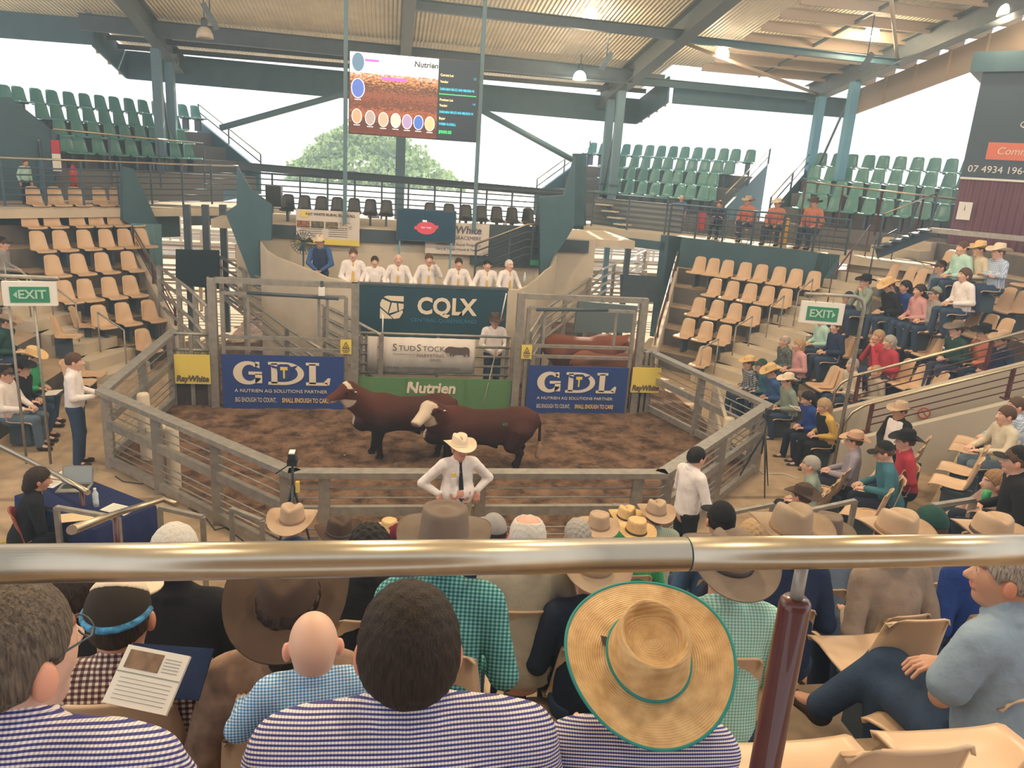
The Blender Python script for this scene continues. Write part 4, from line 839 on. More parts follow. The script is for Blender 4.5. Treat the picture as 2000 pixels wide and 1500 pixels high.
# tree
M_LEAF = mat('leaves', (.45, .58, .20), .6, noise=.4, scale=3); M_LEAF.node_tree.nodes['Principled BSDF'].inputs['Transmission Weight'].default_value = .0
t = thing('tree', 'big round leafy tree beyond the yards, below the big screen', 'tree', (-1.0, 50, 0)); MB().tube([(0, 0, 0), (0, 0, 4.5)], [.4, .25], 10).build('trunk', mat('bark', (.16, .11, .07), .9), t)
blobs = [((a-.6)*.56, b, c*.71) for a, b, c in ((-6.5, 0, 4.6), (-5.2, 1, 5.9), (-3.6, 0, 7.0), (-1.6, 1, 7.9), (.4, 0, 8.0), (2.4, 1, 7.2), (4.4, 0, 6.2), (6.2, 1, 5.0), (8.2, 0, 4.2), (-4, -1, 4.6), (-1, -1.5, 5.6), (2, -1, 5), (4.5, -1, 4.4))]
vv = []; ff = []
for bx, by, bz in blobs:
    for _ in range(900):
        d = rng.normal(size=3); d /= np.linalg.norm(d); r = 1.15*rng.uniform(.72, 1.08)*(1+.18*math.sin(d[0]*5+bx)*math.sin(d[2]*6)); p = np.array([bx, by, bz])+d*r*[1.15, 1, .95]
        e1 = rng.normal(size=3); e1 /= np.linalg.norm(e1); e2 = np.cross(e1, d+rng.normal(size=3)*.5); e2 /= np.linalg.norm(e2)+1e-6; q = .12
        b = len(vv); vv += [p-e1*q-e2*q*.5, p+e1*q-e2*q*.5, p+e1*q*.7+e2*q*.7, p-e1*q*.7+e2*q*.7]; ff.append((b, b+1, b+2, b+3))
link('foliage', np_mesh('foliage', vv, ff, False), M_LEAF, t)

# ---------------- the big screen
SY = 19.0
a = aty(682, 98, SY); b = aty(925, 278, SY); W = 1.97-a[0]; H = a[2]-b[2]
t = thing('video_screen', 'big hanging video screen showing a sunset picture and current lot text', 'screen', (a[0], SY, b[2]))
MB().box((0, 0, 0), (W, .18, H)).build('cabinet', M_BLACKP, t)
def emat(name, c, e=1.0): return mat('screen_'+name, c, .5, emis=e)
PW = W*.68
def em_grad():
    m = bpy.data.materials.new('screen_sunset'); m.use_nodes = True; n = m.node_tree; b_ = n.nodes['Principled BSDF']; tcx = n.nodes.new('ShaderNodeTexCoord'); s_ = n.nodes.new('ShaderNodeSeparateXYZ'); n.links.new(tcx.outputs['Object'], s_.inputs[0])
    no = n.nodes.new('ShaderNodeTexNoise'); no.inputs['Scale'].default_value = 14; no.inputs['Detail'].default_value = 6; mp = n.nodes.new('ShaderNodeMapping'); mp.inputs['Scale'].default_value = (1, 1, 2.2); n.links.new(tcx.outputs['Object'], mp.inputs[0]); n.links.new(mp.outputs[0], no.inputs['Vector'])
    ad = n.nodes.new('ShaderNodeMath'); ad.operation = 'MULTIPLY_ADD'; n.links.new(no.outputs[0], ad.inputs[0]); ad.inputs[1].default_value = .9; n.links.new(s_.outputs['Z'], ad.inputs[2])
    dv = n.nodes.new('ShaderNodeMath'); dv.operation = 'DIVIDE'; n.links.new(ad.outputs[0], dv.inputs[0]); dv.inputs[1].default_value = H+.45
    r = n.nodes.new('ShaderNodeValToRGB'); el = r.color_ramp.elements; el[0].position = .1; el[0].color = (.35, .06, .03, 1); el[1].position = .94; el[1].color = (1, .97, .93, 1)
    for p_, c_ in ((.33, (.10, .03, .02)), (.42, (.62, .16, .06)), (.5, (.16, .05, .03)), (.6, (.45, .12, .06)), (.68, (.10, .05, .03)), (.76, (.95, .35, .12)), (.84, (1, .9, .8))): e_ = el.new(p_); e_.color = (*c_, 1)
    n.links.new(dv.outputs[0], r.inputs[0]); n.links.new(r.outputs[0], b_.inputs['Emission Color']); b_.inputs['Emission Strength'].default_value = 1.15; b_.inputs['Base Color'].default_value = (0, 0, 0, 1); return m
MB().box((.02, -.01, .02), (PW, 0, H-.02)).build('sunset_picture', em_grad(), t)
flatpoly([[(.02, H*.75), (PW, H*.75), (PW, H-.02), (.02, H-.02)]], emat('white', (1, 1, 1), 1.0), t, 'white_header', y=-.011)
MB().box((PW, -.01, .02), (W-.02, 0, H-.02)).build('lot_panel', emat('panel', (.012, .03, .05), .5), t)
flatpoly([[(.04, H*.885), (PW*.33, H*.885), (PW*.33, H*.915), (.04, H*.915)], [(PW*.36, H*.68), (PW*.64, H*.68), (PW*.64, H*.715), (PW*.36, H*.715)]], emat('magenta', (.85, .12, .55), .9), t, 'magenta_bar', y=-.017)
ic = [(.10*PW, H*.87), (.10*PW, H*.56), (.09*PW, H*.22), (.24*PW, H*.21), (.39*PW, H*.2), (.53*PW, H*.2), (.66*PW, H*.195), (.79*PW, H*.195), (.92*PW, H*.19)]
icc = [(.1, .2, .3), (.08, .15, .5), (.75, .3, .18), (.35, .3, .28), (.75, .35, .25), (.5, .55, .45), (.35, .25, .45), (.05, .15, .5), (.8, .45, .25)]
for k, (x, z) in enumerate(ic):
    r = .165 if k < 2 else .125
    flatpoly([arc(x, z, r*.92, r*1.3, 0, 360, 20)], emat('white', (1, 1, 1)), t, 'picture_ring', y=-.02); flatpoly([arc(x, z, r*.82, r*1.2, 0, 360, 20)], emat('ic%d' % k, icc[k], .9), t, 'round_picture', y=-.026)
    flatpoly([[(x-.07, z-r*1.3-.035), (x+.07, z-r*1.3-.035), (x+.07, z-r*1.3-.02), (x-.07, z-r*1.3-.02)]], emat('white', (1, 1, 1)), t, 'caption_line', y=-.02)
tk = emat('ink', (.02, .05, .08), 0); text('Nutrien', .17, tk, t, PW*.86, H*.9, y=-.02, bold=.005, shear=.1); text('Ag Solutions', .085, emat('yel', (.8, .75, .1), .8), t, PW*.83, H*.81, y=-.02, shear=.1)
ye = emat('yel2', (.95, .75, .35), .9); cy = emat('cyan', (.05, .6, .85), .9); gr = emat('green', (.05, .8, .2), .9)
for s_, z, m_, sz in (('Current Lot', .80, ye, .075), ('Vendor', .72, ye, .075), ('DARKABAH BRUCE AND MELINDA W.', .63, cy, .075), ('Previous Lot', .50, ye, .075), ('Vendor', .43, ye, .075), ('DARKABAH BRUCE AND MELINDA W.', .35, cy, .075), ('Buyer', .27, ye, .075), ('WEBB RUSSELL', .20, cy, .075), ('$9000.00', .10, gr, .1)):
    text(s_, sz, m_, t, PW+.05, H*z, y=-.02, align='LEFT', wscale=.62 if 'DARK' in s_ else .8, bold=.002)
for z, n_ in ((.78, '15'), (.47, '14')): text(n_, .075, cy, t, W-.1, H*z, y=-.02)
flatpoly([[(PW+.03, H*.565), (W-.05, H*.565), (W-.05, H*.575), (PW+.03, H*.575)]], gr, t, 'green_rule', y=-.015)
for x, l in ((-.08, 'left'), (W+.06, 'right')): tag(MB().beam((0, 0, 0), (0, 0, 5.5), .09, .07).build('screen_pole', MATS['blue_grey_steel'], loc=(a[0]+x, SY+.1, CZ+.1)), 'tall thin pole carrying the %s edge of the big screen' % l, 'pole')

# ---------------- right tower with the lettered board
TD = 12.2
q = lambda x, y, d=TD: atp(x, y, 45, d)
T0 = q(1922, 135); Tb = q(1870, 480); s0 = (T0-[CX, CY, 0])@np.array([-math.sin(PI/4), math.cos(PI/4), 0])
def tw(s, dz, z): return sec(45, TD+dz, s, z)
zt = T0[2]; o = struct('wall_right', MB().prism([tuple(tw(s, d, 0)[:2]) for s, d in ((s0, 0), (s0-4, 0), (s0-4, 2), (s0, 2))], 2.9, zt, 'z'), corrugated('maroon_corrugated', (.13, .035, .05), .12)); o['label'] = 'maroon corrugated tower wall at the right edge'
o = struct('trim_5', MB().prism([tuple(tw(s, d, 0)[:2]) for s, d in ((s0+.25, -.35), (s0-4, -.35), (s0-4, 2.2), (s0+.25, 2.2))], zt-.1, zt+.35, 'z'), M_TEAL); o['label'] = 'dark cap of the right tower'
t = thing('tower_sign', 'dark blue sign with a phone number on the tower at right', 'sign', tw(s0, -.03, q(1895, 348)[2]), -PI/4); hh = zt-.1-q(1895, 348)[2]
MB().box((0, -.04, 0), (4, 0, hh)).build('panel', mat('sign_slate', (.03, .06, .09), .5), t)
MB().box((0, -.05, -.03), (4, 0, .02)).build('bottom_strip', M_WHITE, t)
text('07 4934 1964', .23, M_WHITE, t, .12, .22, y=-.05, align='LEFT'); MB().box((.45, -.06, .46), (3.4, -.04, .86)).build('orange_band', mat('sign_orange', (.70, .16, .08), .5), t)
text('Commitment', .24, M_CREAMP, t, .65, .66, y=-.07, align='LEFT', shear=.2); text('N', .6, M_WHITE, t, 1.05, 1.75, y=-.05, align='LEFT', shear=.1); text('Queensland', .2, M_WHITE, t, 1.0, 1.28, y=-.05, align='LEFT', shear=.1)
a = atp(1885, 405, 45, 12.0); t2, W2, H2 = None, None, None
t2 = thing('notice', 'small white notice board on the railing by the maroon tower', 'notice', a-[0, 0, .2], -PI/4); MB().box((-.15, -.01, -.1), (.15, .01, .33)).build('panel', M_WHITE, t2); text('i', .2, M_INK, t2, 0, .18, y=-.02)
# left dark wall beneath the upper left seats, extinguisher, sign post
quadwall(qp(135, 13.25, [(0, 190), (20, 190), (112, 262), (105, 400), (0, 400)]), .1, 'wall_left', M_TEAL, 'dark teal wall under the upper left seats')
a = atp(143, 340, 135, 12.4); t = thing('fire_extinguisher', 'red fire extinguisher on the wall under the upper left seats', 'extinguisher', a-[0, 0, .35]); MB().lathe([(0, 0), (.09, .01), (.09, .45), (.05, .53), (.03, .58), (0, .6)], 14).build('cylinder', mat('extinguisher_red', (.5, .03, .03), .3), t); MB().box((-.09, -.01, .58), (.09, .01, .63)).build('handle', M_BLACKP, t)
a = atp(110, 310, 135, 12.3); t = thing('warning_post', 'red and white warning sign on the post at the upper left railing', 'sign', a-[0, 0, .3], PI/4-PI/2+PI/2); MB().box((-.1, -.02, 0), (.1, .0, .42)).build('white_panel', M_WHITE, t); MB().box((-.1, -.02, .43), (.1, .0, .75)).build('red_panel', mat('extinguisher_red', (.5, .03, .03)), t)

# ================================================================== SEATS
def seat_mesh():
    prof = [(.435, .425), (.44, .445), (.42, .455), (.34, .447), (.23, .437), (.12, .437), (.06, .45), (.025, .485), (.0, .56), (-.02, .66), (-.042, .76), (-.06, .85), (-.075, .868)]
    n = 13; V = []
    for i, (y, z) in enumerate(prof):
        t = i/(len(prof)-1); wd = .21 if i < 6 else .21-.062*((i-6)/6)**.9; pan = 1 if i < 7 else 0
        for j in range(n):
            u = -1+2*j/(n-1); e = abs(u)**3.2; x = wd*u*(1-.06*(i == 0)-.03*(i == 12))
            V.append((x, y+(.045*e if not pan else 0), z+(.03*e*(.4 if i < 3 else 1) if pan else 0)-.05*abs(u)**6*max(0, (i-8)/4)**2))
    V = np.array(V); m = len(prof); F1 = [(i*n+j, i*n+j+1, (i+1)*n+j+1, (i+1)*n+j) for i in range(m-1) for j in range(n-1)]
    nrm = np.zeros_like(V); G = V.reshape(m, n, 3); du = np.gradient(G, axis=0); dv = np.gradient(G, axis=1); nn_ = np.cross(du, dv); nn_ /= np.linalg.norm(nn_, axis=2, keepdims=True)
    W = (G+nn_*.011).reshape(-1, 3); k = len(V); Fs = F1+[tuple(q+k for q in f[::-1]) for f in F1]
    bd = [i*n for i in range(m)]+[(m-1)*n+j for j in range(1, n)]+[i*n+n-1 for i in range(m-2, -1, -1)]+[j for j in range(n-2, 0, -1)]
    Fs += [(bd[i], bd[(i+1) % len(bd)], bd[(i+1) % len(bd)]+k, bd[i]+k) for i in range(len(bd))]
    return np_mesh('seat_shell', np.concatenate([V, W]), np.array(Fs))
SEATM = seat_mesh(); BRK = MB().box((-.03, -.02, .05), (.03, .30, .43)).box((-.16, .06, .40), (.16, .24, .432)).mesh('bracket')
def seat(p, face, m, label, group, brm=None):
    t = thing('stadium_seat', label, 'seat', tuple(p), math.radians(face)-PI/2, group)
    link('seat_shell', SEATM, m, t); link('bracket', BRK, brm or M_STEELD, t); return t
def low_seats(lst, ang, kz, lab, face=None):
    """seat centres in the photo -> the row each stands in"""
    rows = {}
    for x, y in lst:
        best = None
        for k in range(0, 9):
            zf = kz(k); P = atz(x, y, zf+.62); a = math.radians(ang); d = (P[0]-CX)*math.cos(a)+(P[1]-CY)*math.sin(a); e = abs(d-(ROW0+ROWD*k))
            if best is None or e < best[0]: best = (e, k, P, d)
        e, k, P, d = best; a = math.radians(ang); P = P+np.array([math.cos(a), math.sin(a), 0])*(ROW0+ROWD*k-d)
        P[2] = kz(k); rows.setdefault(k, []).append((x, P))
    ordn = ['first', 'second', 'third', 'fourth', 'fifth', 'sixth', 'seventh', 'eighth', 'ninth', 'tenth', 'eleventh', 'twelfth', 'thirteenth', 'fourteenth']
    for k, L in rows.items():
        for i, (x, P) in enumerate(sorted(L, key=lambda q: q[0])):
            seat(P, face if face is not None else ang+180, M_BEIGE, 'empty beige seat, %s from left in %s row of the %s' % (ordn[i], ordn[k], lab), 'beige seats of the '+lab)
low_seats([(278, 665), (190, 618), (237, 613), (283, 606), (147, 562), (193, 558), (235, 555), (70, 512), (118, 509), (163, 506), (208, 502), (30, 463), (75, 462), (123, 461), (166, 460), (208, 460), (245, 460), (-2, 416), (42, 416), (87, 415), (131, 416), (174, 417), (210, 418),
           (12, 376), (57, 377), (100, 378), (143, 378), (180, 379), (215, 380), (106, 565)], 135, rz, 'far left block')
low_seats([(1337, 712), (1318, 650), (1356, 656), (1393, 663), (1340, 607), (1377, 613), (1413, 619), (1452, 625), (1365, 570), (1402, 575), (1440, 580), (1476, 585), (1513, 590), (1330, 525), (1356, 529), (1390, 532), (1425, 537), (1460, 541), (1496, 546), (1532, 550), (1568, 555)], 45, rz, 'far right block')
low_seats([(1801, 507), (1825, 510), (1747, 535), (1772, 542), (1795, 547), (1972, 540), (1993, 550), (1918, 578), (1954, 586), (1987, 593), (1858, 622), (1903, 631), (1933, 640), (1975, 649), (1680, 631), (1705, 637), (1735, 646), (1770, 656), (1795, 667), (1825, 676), (1648, 679), (1672, 682), (1615, 739), (1636, 745), (1771, 727), (1798, 739), (1837, 754)], 0, rz, 'right block')
low_seats([(1815, 885), (1806, 905), (1798, 925), (1787, 948), (1772, 972), (1755, 1000), (1640, 945), (1622, 968), (1600, 990), (1915, 905), (1900, 930), (1985, 862), (1990, 880)], -45, lambda k: .42*k, 'near right block')
low_seats([(175, 715), (140, 730), (90, 620), (70, 640)], 180, rz, 'left front block')
# upper stands
def upper(ang, rows, d0, z0, lab, rise=.42, dr=.8, m=M_GREEN):
    ordn = ['leftmost', 'second', 'third', 'fourth', 'fifth', 'sixth', 'seventh', 'eighth', 'ninth', 'tenth', 'eleventh', 'twelfth', 'thirteenth', 'fourteenth']; nm = ['bottom', 'second', 'third', 'top']
    mb = MB(); smin, smax = 1e9, -1e9; allp = []
    for j, xs_ in enumerate(rows):
        d = d0+dr*j; zf = z0+rise*j
        for i, (x, y) in enumerate(xs_):
            P = atp(x, y, ang, d); a = math.radians(ang); s = (P-[CX, CY, 0])@np.array([-math.sin(a), math.cos(a), 0]); smin = min(smin, s); smax = max(smax, s)
            seat(sec(ang, d, s, zf), ang+180, m, 'green seat, %s in the %s row of the %s' % (ordn[i] if i == 0 else ordn[i]+' from left', nm[j], lab), 'green seats of the '+lab)
    for j in range(len(rows)):
        d = d0+dr*j-.35; P = [sec(ang, d, smin-.4), sec(ang, d+dr+.02, smin-.4), sec(ang, d+dr+.02, smax+.4), sec(ang, d, smax+.4)]; mb.prism([tuple(p[:2]) for p in P], max(z0-.4, z0+rise*j-.5), z0+rise*j, 'z')
    o = struct('floor', mb, MATS['grey_riser']); o['label'] = 'dark steps of the '+lab
    for s, sd in ((smin-.45, 'a'), (smax+.45, 'b')):
        q = [(d0-.5, z0-.55), (d0-.5, z0+.2), (d0+dr*3+.5, z0+rise*3+.45), (d0+dr*3+.5, z0-1.2)]; pts = [sec(ang, d, s, z) for d, z in q]; quadwall(pts, .08, 'wall_'+('left' if ang > 90 else 'right'), M_TEALL, 'pale teal side wall of the '+lab)
        L = Vector(pts[1]); t = thing('handrail', 'slanting handrail on the side wall of the %s, %s end' % (lab, 'right' if sd == 'a' else 'left'), 'handrail', L)
        for h in (.25, .5): MB().tube([Vector((0, 0, h)), Vector(pts[2])-L+Vector((0, 0, h))], .02, 6).build('rail', M_CHROME if h == .5 else M_STEELD, t)
        for f in (0, .5, 1): p = (Vector(pts[2])-L)*f; MB().beam(p, p+Vector((0, 0, .5)), .04, .04).build('post', M_STEELD, t)
M_TEALL = mat('pale_teal_panel', (.05, .15, .20), .55)
X = lambda xs_, y0, y1: [(x, y0+(y1-y0)*(x-xs_[0])/(xs_[-1]-xs_[0])) for x in xs_]
upper(135, [X([129, 154, 191, 222, 255, 287, 313, 341, 367], 272, 295), X([115, 150, 182, 213, 243, 273, 301, 327, 353], 240, 265), X([80, 109, 141, 172, 203, 231, 260, 288, 316, 341], 210, 238), X([8, 35, 70, 101, 134, 165, 195, 223, 252, 279, 306, 331, 357, 381], 178, 225)], 13.7, 3.85, 'upper left stand')
upper(45, [X([1185, 1205, 1230, 1255, 1280, 1305, 1330, 1350, 1375, 1390], 363, 375), X([1188, 1210, 1233, 1257, 1280, 1305, 1325, 1350, 1375, 1395], 338, 345), X([1190, 1215, 1240, 1262, 1285, 1305, 1330, 1352, 1377, 1402, 1425], 315, 325), X([1158, 1179, 1199, 1223, 1246, 1269, 1292, 1315, 1338, 1363, 1388, 1414, 1437, 1466], 295, 305)], 13.3, 3.62, 'upper centre right stand')
upper(45, [X([1571, 1604, 1632, 1664, 1699, 1734, 1769, 1807, 1844], 395, 405), X([1583, 1611, 1643, 1674, 1708, 1741, 1776, 1813, 1848, 1877], 366, 378), X([1592, 1624, 1653, 1685, 1716, 1750, 1785, 1818, 1855, 1885], 340, 352), X([1604, 1636, 1664, 1697, 1725, 1758, 1792, 1825, 1858, 1891], 315, 328)], 13.3, 3.62, 'upper far right stand')
for i, x in enumerate([563, 595, 628, 659, 692, 724, 755, 840, 877, 910, 940, 970, 1000, 1031, 1058]):
    P = aty(x, 385+(x-563)*.07, 20.3); sq_ = seat((P[0], 20.3, CZ-.1), -90, M_BLACKP, 'black seat at the back concourse, number %s from the left' % ['one', 'two', 'three', 'four', 'five', 'six', 'seven', 'eight', 'nine', 'ten', 'eleven', 'twelve', 'thirteen', 'fourteen', 'fifteen'][i], 'black seats of the back concourse'); sq_.scale = (.85, .85, .85)
for nm, a_, b_, n_, lab in (('stair_flight', (1180, 400), (1240, 465), 6, 'steel stair under the upper centre right seats'),):
    A, B = Vector(atp(*a_, 45, 11.75)), Vector(atp(*b_, 45, 11.3)); t = thing(nm, lab, 'stairs', A)
    for k in range(n_): p = (B-A)*(k/(n_-1)); MB().box((-.25, -.15, -.02), (.25, .15, .02)).build('tread', M_CONCW, t, loc=p, rot=(0, 0, -PI/4))
    MB().beam(Vector((0, 0, -.1)), B-A+Vector((0, 0, -.1)), .05, .2).build('stringer', M_TEAL, t)
A, B = Vector(atp(1815, 455, 45, 10.9)), Vector(atp(1712, 495, 45, 10.2)); t = thing('stair_flight', 'short dark steel stair beside the right block of seats', 'stairs', B); MB().beam((0, 0, 0), A-B, .06, .25).build('stringer', M_STEELD, t)
for k in range(6): p = (A-B)*((k+.5)/6); MB().box((-.5, -.13, .1), (.5, .13, .13)).build('tread', M_STEELD, t, loc=p, rot=(0, 0, PI/4))
for x in (.0, .6, 1): p = (A-B)*x; MB().beam(p, p+Vector((0, 0, .95)), .035, .035).build('post', M_STEELD, t)
MB().tube([Vector((0, 0, .95)), A-B+Vector((0, 0, .95))], .02, 6).build('top_rail', M_CHROME, t)

# ================================================================== RIGHT PASSAGE WALLS
def onslope(x, y, h, ang=-112.5, rise=.42):
    """point of the pixel ray that lies h above the sloping stand"""
    d = ray(x, y); a = math.radians(ang); best = None
    for t_ in np.linspace(.8, 20, 4000):
        P = CAM+d*t_; r = (P[0]-CX)*math.cos(a)+(P[1]-CY)*math.sin(a); z = h+max(0, rise*(r-ROW0)/ROWD); e = P[2]-z
        if e < 0: return P
    return P
au = math.radians(-22.5); U2 = np.array([math.cos(au), math.sin(au), 0]); V2 = np.array([-U2[1], U2[0], 0])
def vwall(off, r0, r1, z0, z1, lab, h=.0):
    C0 = np.array([CX, CY, 0])+V2*off; q = lambda r, z, e=0: C0+U2*r+V2*e+[0, 0, z]
    quadwall([q(r0, 0), q(r0, z0), q(r1, z1), q(r1, 0)], -.16, 'wall_right', mat('cream_wall', (.50, .45, .36), .8, noise=.06, scale=2), 'concrete wall of the passage, '+lab)
    L = Vector(q(r0+.1, z0, .08)); t = thing('handrail', 'maroon railing with steel top rail on the passage wall, '+lab, 'handrail', L)
    sl = (z1-z0)/(r1-r0); p = lambda r, z: Vector(q(r, z0+(r-r0)*sl+z, .08))-L
    MB().tube([p(r0+.05, .02), p(r0+.05, .30), p(r0+.12, .42), p(r0+.3, .5), p(r1, .5)], .028, 10).build('top_rail', M_CHROME, t)
    for h_ in (.12, .24, .36): MB().tube([p(r0+.4, h_), p(r1, h_)], .012, 6).build('rail', M_RAILMAR, t)
    r = r0+.4
    while r < r1: MB().beam(p(r, 0), p(r, .5), .05, .05).build('post', M_RAILMAR, t); MB().box((-.07, -.07, -.01), (.07, .07, .015)).build('base_plate', M_RAILMAR, t, loc=p(r, 0)); r += 1.9
vwall(.75, 6.75, 13.5, .98, .98+.44*6.75, 'far side'); vwall(-.1, 6.85, 13.5, .72, .72+.44*6.65, 'near side')
P = np.array([CX, CY, 0])+V2*.57+U2*8.2; t = thing('no_smoking_sign', 'round red no smoking mark on the passage wall at right', 'sign', (P[0], P[1], 1.18), au)
MB().prism(arc(0, 0, .09, .09, 0, 360, 24), -.012, -.004, 'y').build('disc', mat('sign_dull', (.55, .48, .38), .7), t)
mb = MB(); [mb.prism(qd, -.018, -.012, 'y') for qd in ring_quads(arc(0, 0, .1, .1, 0, 360, 24), arc(0, 0, .078, .078, 0, 360, 24))]; mb.prism([(-.07, .055), (-.055, .07), (.07, -.055), (.055, -.07)], -.018, -.012, 'y'); mb.build('red_ring', mat('no_smoking_red', (.5, .1, .06), .6), t)

struct('floor', stairs(-22.5, 7, .78, .32, ROW0+.2, .42), M_CONCW)['label'] = 'steps inside the right passage'
# barriers, stair rails
def ubar(p, q_, h, lab, r=.025, legs=(0, 1), m=M_STEEL, drop=None):
    L = Vector(p)-Vector((0, 0, h)); d = Vector(q_)-Vector(p); t = thing('barrier_rail', lab, 'railing', L)
    MB().beam((0, 0, h), d+Vector((0, 0, h)), r*2, r*1.6).build('top_rail', m, t)
    for f in legs:
        b = d*f; MB().beam(b+Vector((0, 0, h)), (b.x, b.y, (drop or 0)), r*2, r*2).build('post', m, t)
ubar(atz(110, 991, 1.0), atz(230, 1012, 1.0), .98, 'square steel barrier rail in front of the seated woman at the table')
ubar(atz(312, 991, 1.0), atz(396, 1010, 1.0), .98, 'square steel barrier rail just above the white haired head')
ubar(atz(452, 994, 1.0), atz(512, 1017, 1.0), .98, 'square steel barrier rail left of the tripod camera')
ubar(atz(1568, 1000, 1.3), atz(1670, 978, 1.3), .85, 'steel barrier rail behind the tan hat of the navy shirted spectator'); ubar(atz(1822, 988, 2.0), atz(1902, 976, 2.0), .9, 'steel barrier rail in front of the woman with the green drink')
ubar(atz(1420, 1003, 1.05), atz(1510, 985, 1.05), .9, 'low steel barrier rail right of the standing youth')
def stairrail(px, hs, lab, ang, posts, m=M_CHROME, pm=M_RAILMAR, r=.024, rise=.42, h=.95):
    P = [Vector(onslope(x, y, h, ang, rise)) for x, y in px]; L = P[-1]-Vector((0, 0, h)); t = thing('stair_rail', lab, 'handrail', L)
    MB().tube([p-L for p in P], r, 10).build('top_rail', m, t)
    for f in posts:
        j = min(int(f*(len(P)-1)), len(P)-2); p = P[j].lerp(P[j+1], f*(len(P)-1)-j)-L; MB().tube([p, p-Vector((0, 0, h))], r*.9, 8).build('post', pm, t)
stairrail([(-60, 838), (0, 872), (120, 932), (172, 962)], 0, 'steel stair rail slanting down at the far left, maroon post', -112.5, (.1, .92), r=.033)
stairrail([(140, 1035), (230, 1002), (318, 975), (345, 985)], 0, 'steel stair rail crossing over the dark blue tablecloth', -112.5, (.3,), r=.033)
for i, (pts, lab) in enumerate((([(190, 610), (242, 645)], 'front'), ([(98, 555), (148, 592)], 'middle'), ([(8, 508), (52, 538)], 'upper'))):
    stairrail(pts, 0, 'thin grey stair rail of the left aisle steps, %s one' % lab, 157.5, (0, 1), M_STEEL, M_STEEL, .018, RISE, .85)
for i, (pts, lab) in enumerate((([(1372, 680), (1404, 662)], 'lowest'), ([(1438, 638), (1470, 618)], 'second'), ([(1505, 600), (1532, 578)], 'third'), ([(1560, 570), (1588, 545)], 'fourth'))):
    stairrail(pts, 0, 'thin grey stair rail of the right aisle steps, %s one' % lab, 22.5, (0, 1), M_STEEL, M_STEEL, .018, RISE, .85)
stairrail([(1625, 540), (1700, 440)], 0, 'maroon stair rail beside the corrugated teal panel', 22.5, (0, .5, 1), M_RAILMAR, M_RAILMAR, .02, RISE, .8); stairrail([(1710, 470), (1752, 448)], 0, 'dark stair rail beside the upper right aisle', 22.5, (0, 1), M_STEELD, M_STEELD, .018, RISE, .85)
# exit signs
def exitsign(P, rz_, lab, arrow):
    t = thing('exit_sign', lab, 'sign', P, rz_); MB().box((-.33, 0, -.17), (.33, .08, .17)).build('housing', M_WHITE, t); MB().box((-.24, -.012, -.12), (.24, 0, .1)).build('green_face', mat('exit_green', (.03, .26, .14)), t)
    text('EXIT', .17, mat('exit_text', (.42, .62, .50), .6), t, .03 if arrow < 0 else -.03, -.01, y=-.02, bold=.004)
    x = -.2 if arrow < 0 else .2; flatpoly([[(x, -.01), (x-arrow*.05, .04), (x-arrow*.05, -.06)]], MATS['exit_text'], t, 'arrow', y=-.016); return t
P = aty(58, 574, 11.6); exitsign(P, math.radians(12), 'green EXIT sign with left arrow on the rail at far left', -1)
t = thing('sign_frame', 'steel rail frame holding the exit sign at far left', 'railing', (P[0], P[1]+.1, 0)); MB().tube([(-1.2, 0, P[2]+.22), (.36, 0, P[2]+.22)], .03, 8).build('top_rail', M_STEEL, t); MB().tube([(.0, 0, 0), (0, 0, P[2]+.2)], .02, 8).build('post', M_STEEL, t); MB().tube([(-.33, 0, 0), (-.33, 0, P[2]+.2)], .02, 8).build('post', M_STEEL, t)
P = aty(1606, 612, 11.2); exitsign(P, math.radians(-14), 'small green EXIT sign hanging from the bent pipe at right', 1)
a, b = Vector(aty(1640, 850, 11.2)), Vector(aty(1686, 640, 11.2)); t = thing('bent_pipe', 'tall bent grey pipe carrying the right exit sign', 'pole', (a.x, a.y, 0)); L = Vector((a.x, a.y, 0))
x1 = Vector((a.x, a.y, b.z)); x1 = Vector((a.x, a.y, P[2]+.12)); MB().tube([(0, 0, 0), x1-L+Vector((0, 0, .0)), x1-L+Vector((-.06, 0, .12)), x1-L+Vector((-.18, 0, .17)), Vector((P[0]-.35-L.x, 0, P[2]+.3))], .03, 10).build('pipe', M_STEEL, t)
for dx in (-.15, .15): MB().tube([(P[0]-L.x+dx, 0, P[2]+.17), (P[0]-L.x+dx, 0, P[2]+.3)], .006, 5).build('hanger', M_STEEL, t)

# ================================================================== FOREGROUND RAIL
A, B = Vector(atz(-250, 1105, 4.2)), Vector(atz(2250, 1069, 4.18)); t = thing('front_handrail', 'large shiny steel handrail crossing right in front of the camera', 'handrail', (A+B)/2); L = (A+B)/2
J = Vector(atz(1342, 1082, 4.19)); f = (J-A).length/(B-A).length
MB().tube([A-L, A+(B-A)*(f-.0007)-L], .0262, 40).build('top_rail', M_CHROME, t); MB().tube([A+(B-A)*(f+.0007)-L, B-L], .0262, 40).build('top_rail', M_CHROME, t)
MB().tube([A+(B-A)*(f-.002)-L, A+(B-A)*(f+.002)-L], .0255, 24).build('joint', M_STEELD, t)
p = Vector(atz(1583, 1085, 4.19)); p = A+(B-A)*((p-A).length/(B-A).length)-L
MB().tube([p, p+Vector((0, 0, -.11))], .0105, 14).build('stub', M_STEEL, t)
q_ = p+Vector((0, 0, -.085)); MB().lathe([(0, .004), (.019, .003), (.0245, -.004), (.0255, -.012), (.0255, -1.3)], 28, tuple(q_)).build('post', M_RAILMAR, t)
struct('wall_front', MB().box((-2.5, .2, 1.2), (4, .62, 2.78)), M_CONC)['label'] = 'low wall at the edge of the upper aisle'

